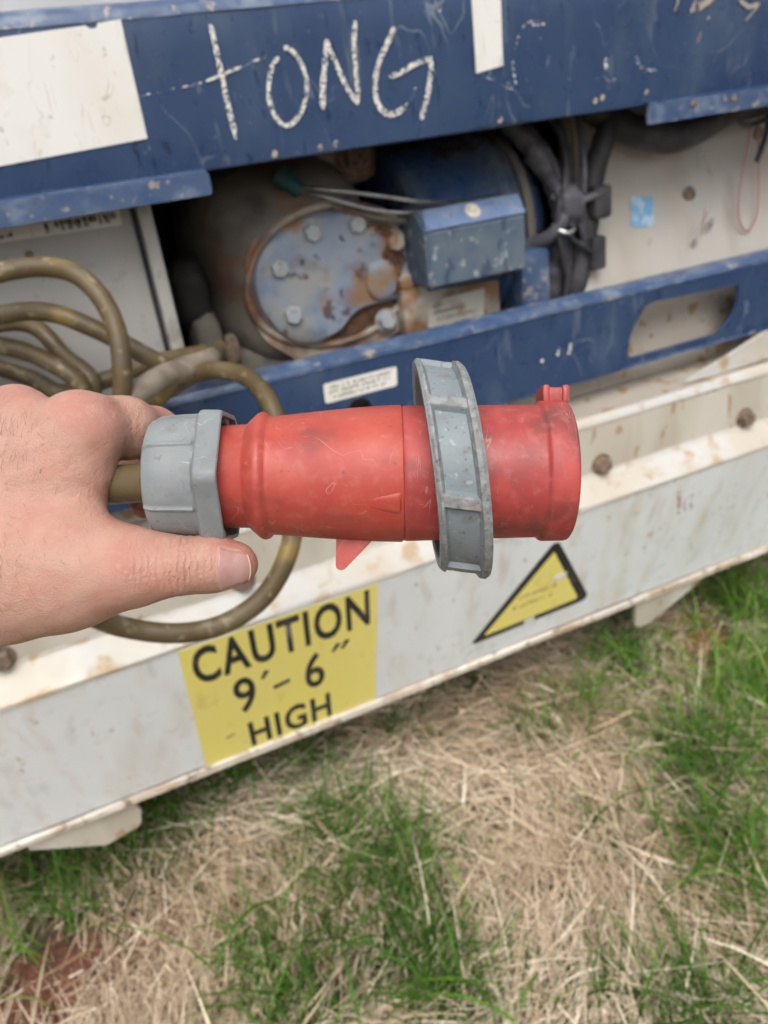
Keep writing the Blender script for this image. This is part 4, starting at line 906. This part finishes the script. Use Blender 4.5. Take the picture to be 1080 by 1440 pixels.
# ------------------------------------------------------------------ the hand
hand = thing('hand', (0, 0, 0), 'bare left hand gripping the grey gland nut of the red plug', 'hand')
hand.matrix_world = HF
def HP(px, py, z): return np.array([(px - 540) * (305 - z) / 1090, (720 - py) * (305 - z) / 1090, z], np.float32)
def smin(a, b, k):
    h = np.maximum(k - np.abs(a - b), 0) / k
    return np.minimum(a, b) - h * h * k * 0.25
def rcone(p, a, b, ra, rb, zs=1.0):
    s = np.array([1, 1, zs], np.float32)
    a, b = a * s, b * s
    q = p * s
    ba = b - a
    pa = q - a
    t = np.clip((pa @ ba) / (ba @ ba), 0, 1)
    d = pa - t[..., None] * ba
    return np.sqrt((d * d).sum(-1)) - (ra + (rb - ra) * t)
PALM = [(HP(-820, 930, 38), HP(-170, 760, -2), 40, 27, 1.1), (HP(-170, 760, -2), HP(-60, 720, -4), 28, 27, 1.25),
        (HP(-150, 690, -4), HP(122, 605, 4), 24, 13.2, 1.15), (HP(-170, 660, -12), HP(22, 593, -8), 24, 13.2, 1.15),
        (HP(-170, 660, -20), HP(-60, 610, -24), 22, 12, 1.1), (HP(-100, 720, 0), HP(70, 690, 2), 27, 20, 1.35), (HP(-60, 640, -4), HP(95, 655, 2), 20, 15, 1.2),
        (HP(-130, 790, -2), HP(0, 802, 4), 30, 26.5, 1.35), (HP(0, 802, 4), HP(100, 801, 9), 26.5, 20.5, 1.3), (HP(100, 801, 9), HP(185, 797, 12), 20.5, 13.2, 1.15)]
THUMB = [(HP(185, 797, 12), HP(255, 795, 12), 13.0, 10.3), (HP(255, 795, 12), HP(300, 793, 10), 10.3, 10.0), (HP(300, 793, 10), HP(332, 793, 9), 10.0, 8.2)]
FINGERS = [[(HP(110, 602, 4), HP(176, 602, -13), 13.4, 12.5), (HP(176, 602, -13), HP(218, 611, -34), 12.5, 11.2), (HP(218, 611, -34), HP(250, 672, -43), 11.2, 9.4), (HP(250, 672, -42), HP(262, 735, -36), 9.2, 7.6)],
           [(HP(22, 593, -8), HP(120, 604, -48), 12.6, 10.6), (HP(120, 604, -48), HP(185, 650, -54), 10.4, 9.3), (HP(185, 650, -54), HP(206, 707, -36), 9.2, 7.4)],
           [(HP(-60, 610, -24), HP(60, 640, -64), 12, 10), (HP(60, 640, -64), HP(130, 690, -62), 9.8, 8.8), (HP(130, 690, -62), HP(120, 716, -44), 8.6, 7.2)],
           [(HP(-110, 660, -26), HP(10, 700, -62), 11, 8.8), (HP(10, 700, -62), HP(70, 735, -58), 8.6, 7.6), (HP(70, 735, -58), HP(80, 745, -42), 7.5, 6.4)]]
NAIL_C = HP(333, 797, 9)
def hand_sdf(p):
    d = None
    for a, b, ra, rb, zs in PALM:
        v = rcone(p, a, b, ra, rb, zs)
        d = v if d is None else smin(d, v, 13)
    for c, r in ((HP(116, 602, 5), 10), (HP(22, 590, -3), 10.5)):      # knuckles
        d = smin(d, np.sqrt(((p - c) ** 2).sum(-1)) - r, 10)
    th = None
    for a, b, ra, rb in THUMB:
        v = rcone(p, a, b, ra, rb)
        th = v if th is None else smin(th, v, 5)
    d = smin(d, th, 10)
    for f in FINGERS:
        fd = None
        for a, b, ra, rb in f:
            v = rcone(p, a, b, ra, rb)
            fd = v if fd is None else smin(fd, v, 4)
        d = smin(d, fd, 5)
    return d
def relief(p):   # low folds, tendons and joint creases
    x, y, z = p[..., 0], p[..., 1], p[..., 2]
    r = 0.30 * np.sin(x * 0.11 + y * 0.07) * np.cos(y * 0.13 - z * 0.08) + 0.14 * np.sin(x * 0.31 - y * 0.23) * np.cos(y * 0.37 + z * 0.29)
    ip = HP(262, 795, 12)
    m = np.exp(-((x - ip[0]) / 5.0) ** 2) * (y < -8) * (x > -95)
    return r - 0.62 * m * (np.maximum(0, np.cos((x - ip[0]) * 2.0 + 0.5 * np.sin(y * 0.5))) ** 2)
H = 1.0
lo, hi = np.array([-330., -98., -82.]), np.array([-40., 66., 82.])
gx_, gy_, gz_ = [np.arange(lo[i], hi[i], H, dtype=np.float32) for i in range(3)]
F = np.empty((len(gx_), len(gy_), len(gz_)), np.float32)
YZ = np.stack(np.meshgrid(gy_, gz_, indexing='ij'), -1)
for i in range(0, len(gx_), 16):
    xs_ = gx_[i:i + 16]
    P = np.empty((len(xs_), len(gy_), len(gz_), 3), np.float32)
    P[..., 0] = xs_[:, None, None]; P[..., 1:] = YZ[None]
    F[i:i + 16] = hand_sdf(P) - relief(P)
F[0] = np.maximum(F[0], 0.4)   # close the forearm beyond the frame
def surface_nets(F, org, h):
    S = F < 0
    nx, ny_, nz = F.shape
    c = np.zeros((nx - 1, ny_ - 1, nz - 1), np.int8)
    for i in (0, 1):
        for j in (0, 1):
            for k in (0, 1):
                c += S[i:nx - 1 + i, j:ny_ - 1 + j, k:nz - 1 + k]
    act = (c > 0) & (c < 8)
    idx = -np.ones(act.shape, np.int64)
    cells = np.argwhere(act)
    idx[act] = np.arange(len(cells))
    acc = np.zeros((len(cells), 3)); cnt = np.zeros(len(cells))
    corners = [(i, j, k) for i in (0, 1) for j in (0, 1) for k in (0, 1)]
    for a in corners:
        for ax in range(3):
            if a[ax] == 1: continue
            b = list(a); b[ax] = 1
            fa = F[cells[:, 0] + a[0], cells[:, 1] + a[1], cells[:, 2] + a[2]]; fb = F[cells[:, 0] + b[0], cells[:, 1] + b[1], cells[:, 2] + b[2]]
            m = (fa < 0) != (fb < 0)
            t = np.where(m, fa / np.where(fa == fb, 1, fa - fb), 0)
            pt = np.tile(np.array(a, float), (len(cells), 1)); pt[:, ax] += t
            acc[m] += pt[m]; cnt[m] += 1
    V = org + (cells + acc / cnt[:, None]) * h
    Q = []
    for ax in range(3):
        u, v = (ax + 1) % 3, (ax + 2) % 3
        sl0 = [slice(None)] * 3; sl1 = [slice(None)] * 3
        sl0[ax] = slice(0, -1); sl1[ax] = slice(1, None)
        A_, B_ = S[tuple(sl0)], S[tuple(sl1)]
        E_ = np.argwhere(A_ != B_)
        E_ = E_[(E_[:, u] > 0) & (E_[:, v] > 0) & (E_[:, u] < F.shape[u] - 1) & (E_[:, v] < F.shape[v] - 1)]
        fl = A_[E_[:, 0], E_[:, 1], E_[:, 2]]
        def at(du, dv):
            e = E_.copy(); e[:, u] -= du; e[:, v] -= dv
            return idx[e[:, 0], e[:, 1], e[:, 2]]
        q = np.stack([at(1, 1), at(0, 1), at(0, 0), at(1, 0)], 1)
        q[~fl] = q[~fl][:, ::-1]
        Q.append(q)
    return V, np.concatenate(Q)
V, Q = surface_nets(F, lo, H)
# relax the lattice steps
for _ in range(1):
    acc = np.zeros_like(V); cnt = np.zeros(len(V))
    for a in range(4):
        b = (a + 1) % 4
        np.add.at(acc, Q[:, a], V[Q[:, b]]); np.add.at(cnt, Q[:, a], 1)
        np.add.at(acc, Q[:, b], V[Q[:, a]]); np.add.at(cnt, Q[:, b], 1)
    V = 0.5 * V + 0.5 * acc / np.maximum(cnt, 1)[:, None]
me = bpy.data.meshes.new('skin')
me.vertices.add(len(V)); me.vertices.foreach_set('co', (V * mm).astype(np.float32).reshape(-1))
me.loops.add(len(Q) * 4); me.loops.foreach_set('vertex_index', Q.astype(np.int32).reshape(-1))
me.polygons.add(len(Q)); me.polygons.foreach_set('loop_start', np.arange(0, len(Q) * 4, 4, dtype=np.int32))
me.update(calc_edges=True); me.validate()
me.shade_smooth()
flush = np.zeros(len(V))
for c, r, s in ((HP(130, 575, 10), 12, 0.9), (HP(25, 560, 0), 12, 0.8), (HP(330, 785, 10), 11, 1.0), (HP(180, 800, 25), 16, 0.55), (HP(160, 735, 10), 9, 0.6), (HP(205, 710, -38), 16, 1.3), (HP(60, 700, 20), 20, 0.25), (HP(230, 590, -20), 14, 0.5)):
    flush = np.maximum(flush, s * np.exp(-((V - c) ** 2).sum(1) / r ** 2))
at_ = me.attributes.new('flush', 'FLOAT', 'POINT')
at_.data.foreach_set('value', np.clip(flush, 0, 1).astype(np.float32))
crease = np.zeros(len(V))
for c, r, k_ in ((HP(258, 797, 22), 10, 1.0), (HP(205, 800, 24), 9, 0.45), (HP(150, 690, 14), 9, 0.4), (HP(190, 600, 0), 9, 0.4)):
    crease = np.maximum(crease, k_ * np.exp(-((V - c) ** 2).sum(1) / r ** 2))
at_ = me.attributes.new('crease', 'FLOAT', 'POINT')
at_.data.foreach_set('value', np.clip(crease, 0, 1).astype(np.float32))
M['skin'] = material('skin', (0.6, 0.36, 0.27), 0.5, attr=('flush', [(0.0, (0.47, 0.27, 0.203)), (0.45, (0.46, 0.212, 0.162)), (1.0, (0.41, 0.15, 0.12))]), layers=[
    ((0.52, 0.33, 0.255), (70, 70, 70), 0.44, 0.66, 0.45, 5), ((0.46, 0.215, 0.16), (110, 110, 110), 0.52, 0.70, 0.5, 6), ((0.52, 0.29, 0.22), (420, 420, 420), 0.56, 0.70, 0.35), ((0.42, 0.23, 0.16), (700, 700, 700), 0.70, 0.76, 0.5)],
    bump=[((420, 420, 420), 0.0005, 0.30), ((1500, 1500, 1500), 0.0002, 0.25), ((120, 500, 300), 0.0006, 0.2)], sss=(0.12, (1.0, 0.35, 0.2), 0.003), rough_var=0.06, spec=0.4)
def skin_lines(m):   # crossing fine lines of the skin, as relief
    t = m.node_tree
    b = t.nodes['Principled BSDF']
    tc = t.nodes.new('ShaderNodeTexCoord')
    nz = t.nodes.new('ShaderNodeTexNoise'); nz.inputs['Scale'].default_value = 160
    va = t.nodes.new('ShaderNodeVectorMath'); va.operation = 'MULTIPLY_ADD'
    va.inputs[1].default_value = (0.003,) * 3
    t.links.new(tc.outputs['Object'], nz.inputs['Vector']); t.links.new(nz.outputs['Color'], va.inputs[0]); t.links.new(tc.outputs['Object'], va.inputs[2])
    prev = b.inputs['Normal'].links[0].from_socket
    for sc, ds in ((460, 0.0005), (800, 0.0004)):
        vo = t.nodes.new('ShaderNodeTexVoronoi'); vo.feature = 'DISTANCE_TO_EDGE'; vo.inputs['Scale'].default_value = sc
        t.links.new(va.outputs[0], vo.inputs['Vector'])
        mr = t.nodes.new('ShaderNodeMapRange'); mr.inputs['From Max'].default_value = 0.16
        t.links.new(vo.outputs['Distance'], mr.inputs['Value'])
        bp = t.nodes.new('ShaderNodeBump'); bp.inputs['Strength'].default_value = 0.19; bp.inputs['Distance'].default_value = ds
        t.links.new(mr.outputs[0], bp.inputs['Height']); t.links.new(prev, bp.inputs['Normal'])
        prev = bp.outputs[0]
    at = t.nodes.new('ShaderNodeAttribute'); at.attribute_name = 'crease'   # folds across the joints
    wv = t.nodes.new('ShaderNodeTexWave'); wv.bands_direction = 'X'; wv.inputs['Scale'].default_value = 130; wv.inputs['Distortion'].default_value = 5; wv.inputs['Detail'].default_value = 3; wv.inputs['Detail Scale'].default_value = 2.2
    t.links.new(tc.outputs['Object'], wv.inputs['Vector'])
    mu = t.nodes.new('ShaderNodeMath'); mu.operation = 'MULTIPLY'
    t.links.new(wv.outputs['Fac'], mu.inputs[0]); t.links.new(at.outputs['Fac'], mu.inputs[1])
    bp = t.nodes.new('ShaderNodeBump'); bp.inputs['Strength'].default_value = 0.45; bp.inputs['Distance'].default_value = 0.0009
    t.links.new(mu.outputs[0], bp.inputs['Height']); t.links.new(prev, bp.inputs['Normal'])
    t.links.new(bp.outputs[0], b.inputs['Normal'])
skin_lines(M['skin'])
link('skin', me, M['skin'], hand, True)
def cast(o, d, t0, t1, n=18):
    """from inside the hand outwards (or the reverse): bisect for the skin along each ray"""
    o, d = np.asarray(o, np.float32), np.asarray(d, np.float32)
    a_, b_ = np.full(len(o), t0, np.float32), np.full(len(o), t1, np.float32)
    for _ in range(n):
        m_ = (a_ + b_) / 2
        q_ = o + d * m_[:, None]
        ins = (hand_sdf(q_) - relief(q_)) < 0
        a_ = np.where(ins, m_, a_); b_ = np.where(ins, b_, m_)
    return o + d * ((a_ + b_) / 2)[:, None]
# thumb nail
nd = np.array([0.05, -0.22, 0.98]); nd /= np.linalg.norm(nd)
ax_ = np.array([1.0, 0.02, -0.03]); ax_ -= nd * (ax_ @ nd); ax_ /= np.linalg.norm(ax_)
sd_ = np.cross(nd, ax_)
NU, NV = 24, 18
tip = HP(332, 793, 9)
oo, dd, lift = [], [], []
for i in range(NU + 1):
    for j in range(NV + 1):
        v = j / NV * 2 - 1
        u = i / NU
        u = u + (0.10 * v * v if u < 0.5 else -0.13 * v * v) * abs(u - 0.5) * 2     # rounded ends
        ph = v * math.radians(50)
        rad_ = nd * math.cos(ph) + sd_ * math.sin(ph)
        if u < 0.55:
            oo.append(tip + ax_ * (-5.6 + 5.6 * u / 0.55)); dd.append(rad_)
        else:
            ps = math.radians(46) * (u - 0.55) / 0.45
            oo.append(tip); dd.append(rad_ * math.cos(ps) + ax_ * math.sin(ps))
        e_ = max(abs(v), 1 - 2 * i / NU)
        lift.append(0.45 - 0.8 * max(0, (e_ - 0.84) / 0.16) ** 2)
dd = np.array(dd)
vs = [tuple(p_) for p_ in (cast(oo, dd, 0, 18) + dd * np.array(lift)[:, None]) * mm]
M['nail'] = material('thumb_nail', (0.44, 0.24, 0.21), 0.28, layers=[((0.49, 0.31, 0.28), (200, 90, 90), 0.45, 0.65, 0.6), ((0.52, 0.30, 0.27), (120, 120, 120), 0.55, 0.7, 0.5)], bump=[((60, 900, 900), 0.0002, 0.3)], sss=(0.1, (1, 0.4, 0.3), 0.002), rough_var=0.05)
nail = mesh('thumb_nail', vs, [(i * (NV + 1) + j, (i + 1) * (NV + 1) + j, (i + 1) * (NV + 1) + j + 1, i * (NV + 1) + j + 1) for i in range(NU) for j in range(NV)], M['nail'], hand, 80, True)
rim = [Vector(vs[NU * (NV + 1) + j]) for j in range(1, NV)]
tube('nail_edge', [tuple(r_ + Vector(nd * 0.00015)) for r_ in rim], 0.00028, material('nail_free_edge', (0.56, 0.42, 0.35), 0.4, rough_var=0), nail, 8, 2, True)
fold = [Vector(vs[i * (NV + 1)]) for i in range(NU - 2, -1, -1)] + [Vector(vs[j]) for j in range(1, NV)] + [Vector(vs[i * (NV + 1) + NV]) for i in range(0, NU - 1)]
tube('nail_fold', [tuple(r_ - Vector(nd * 0.0006)) for r_ in fold], [0.0004] + [0.0011] * 20 + [0.0004], M['skin'], hand, 10, 2, True)
# fine hairs on the back of the hand
hv, hf = [], []
NH = 210
zone = RNG.random(NH) < 0.55
hx_ = np.where(zone, RNG.normal(35, 45, NH), RNG.normal(30, 55, NH)); hy_ = np.where(zone, RNG.normal(625, 30, NH), RNG.normal(800, 45, NH))
o_ = np.array([HP(a_, b_, 0) for a_, b_ in zip(hx_, hy_)])
p0s = cast(o_, np.tile([0.0, 0.0, 1.0], (NH, 1)), 0, 50)
nns = np.stack([hand_sdf(p0s + np.eye(3, dtype=np.float32)[a] * 0.5) - hand_sdf(p0s - np.eye(3, dtype=np.float32)[a] * 0.5) for a in range(3)], 1)
nns /= np.linalg.norm(nns, axis=1)[:, None] + 1e-9
for k in range(NH):
    p0, nn = p0s[k], nns[k]
    dr = np.array([0.35 + RNG.normal(0, 0.3), (0.8 if zone[k] else -0.8) + RNG.normal(0, 0.35), 0.0]); dr -= nn * (dr @ nn); dr /= np.linalg.norm(dr) + 1e-9
    side = np.cross(nn, dr)
    L_ = RNG.uniform(3.5, 8.0); bend = RNG.normal(0, 0.25)
    base = len(hv)
    for s in range(5):
        t = s / 4
        q_ = p0 + dr * L_ * t + side * bend * L_ * t * t + nn * (1.1 * L_ * 0.22 * math.sin(t * 2.6))
        wd_ = 0.042 * (1 - 0.8 * t)
        hv += [(q_ + side * wd_) * mm, (q_ - side * wd_) * mm]
    hf += [(base + 2 * s, base + 2 * s + 1, base + 2 * s + 3, base + 2 * s + 2) for s in range(4)]
hr = mesh('hair', hv, hf, material('body_hair', (0.10, 0.06, 0.04), 0.5, rough_var=0), hand, None, True)
hr['kind'] = 'stuff'
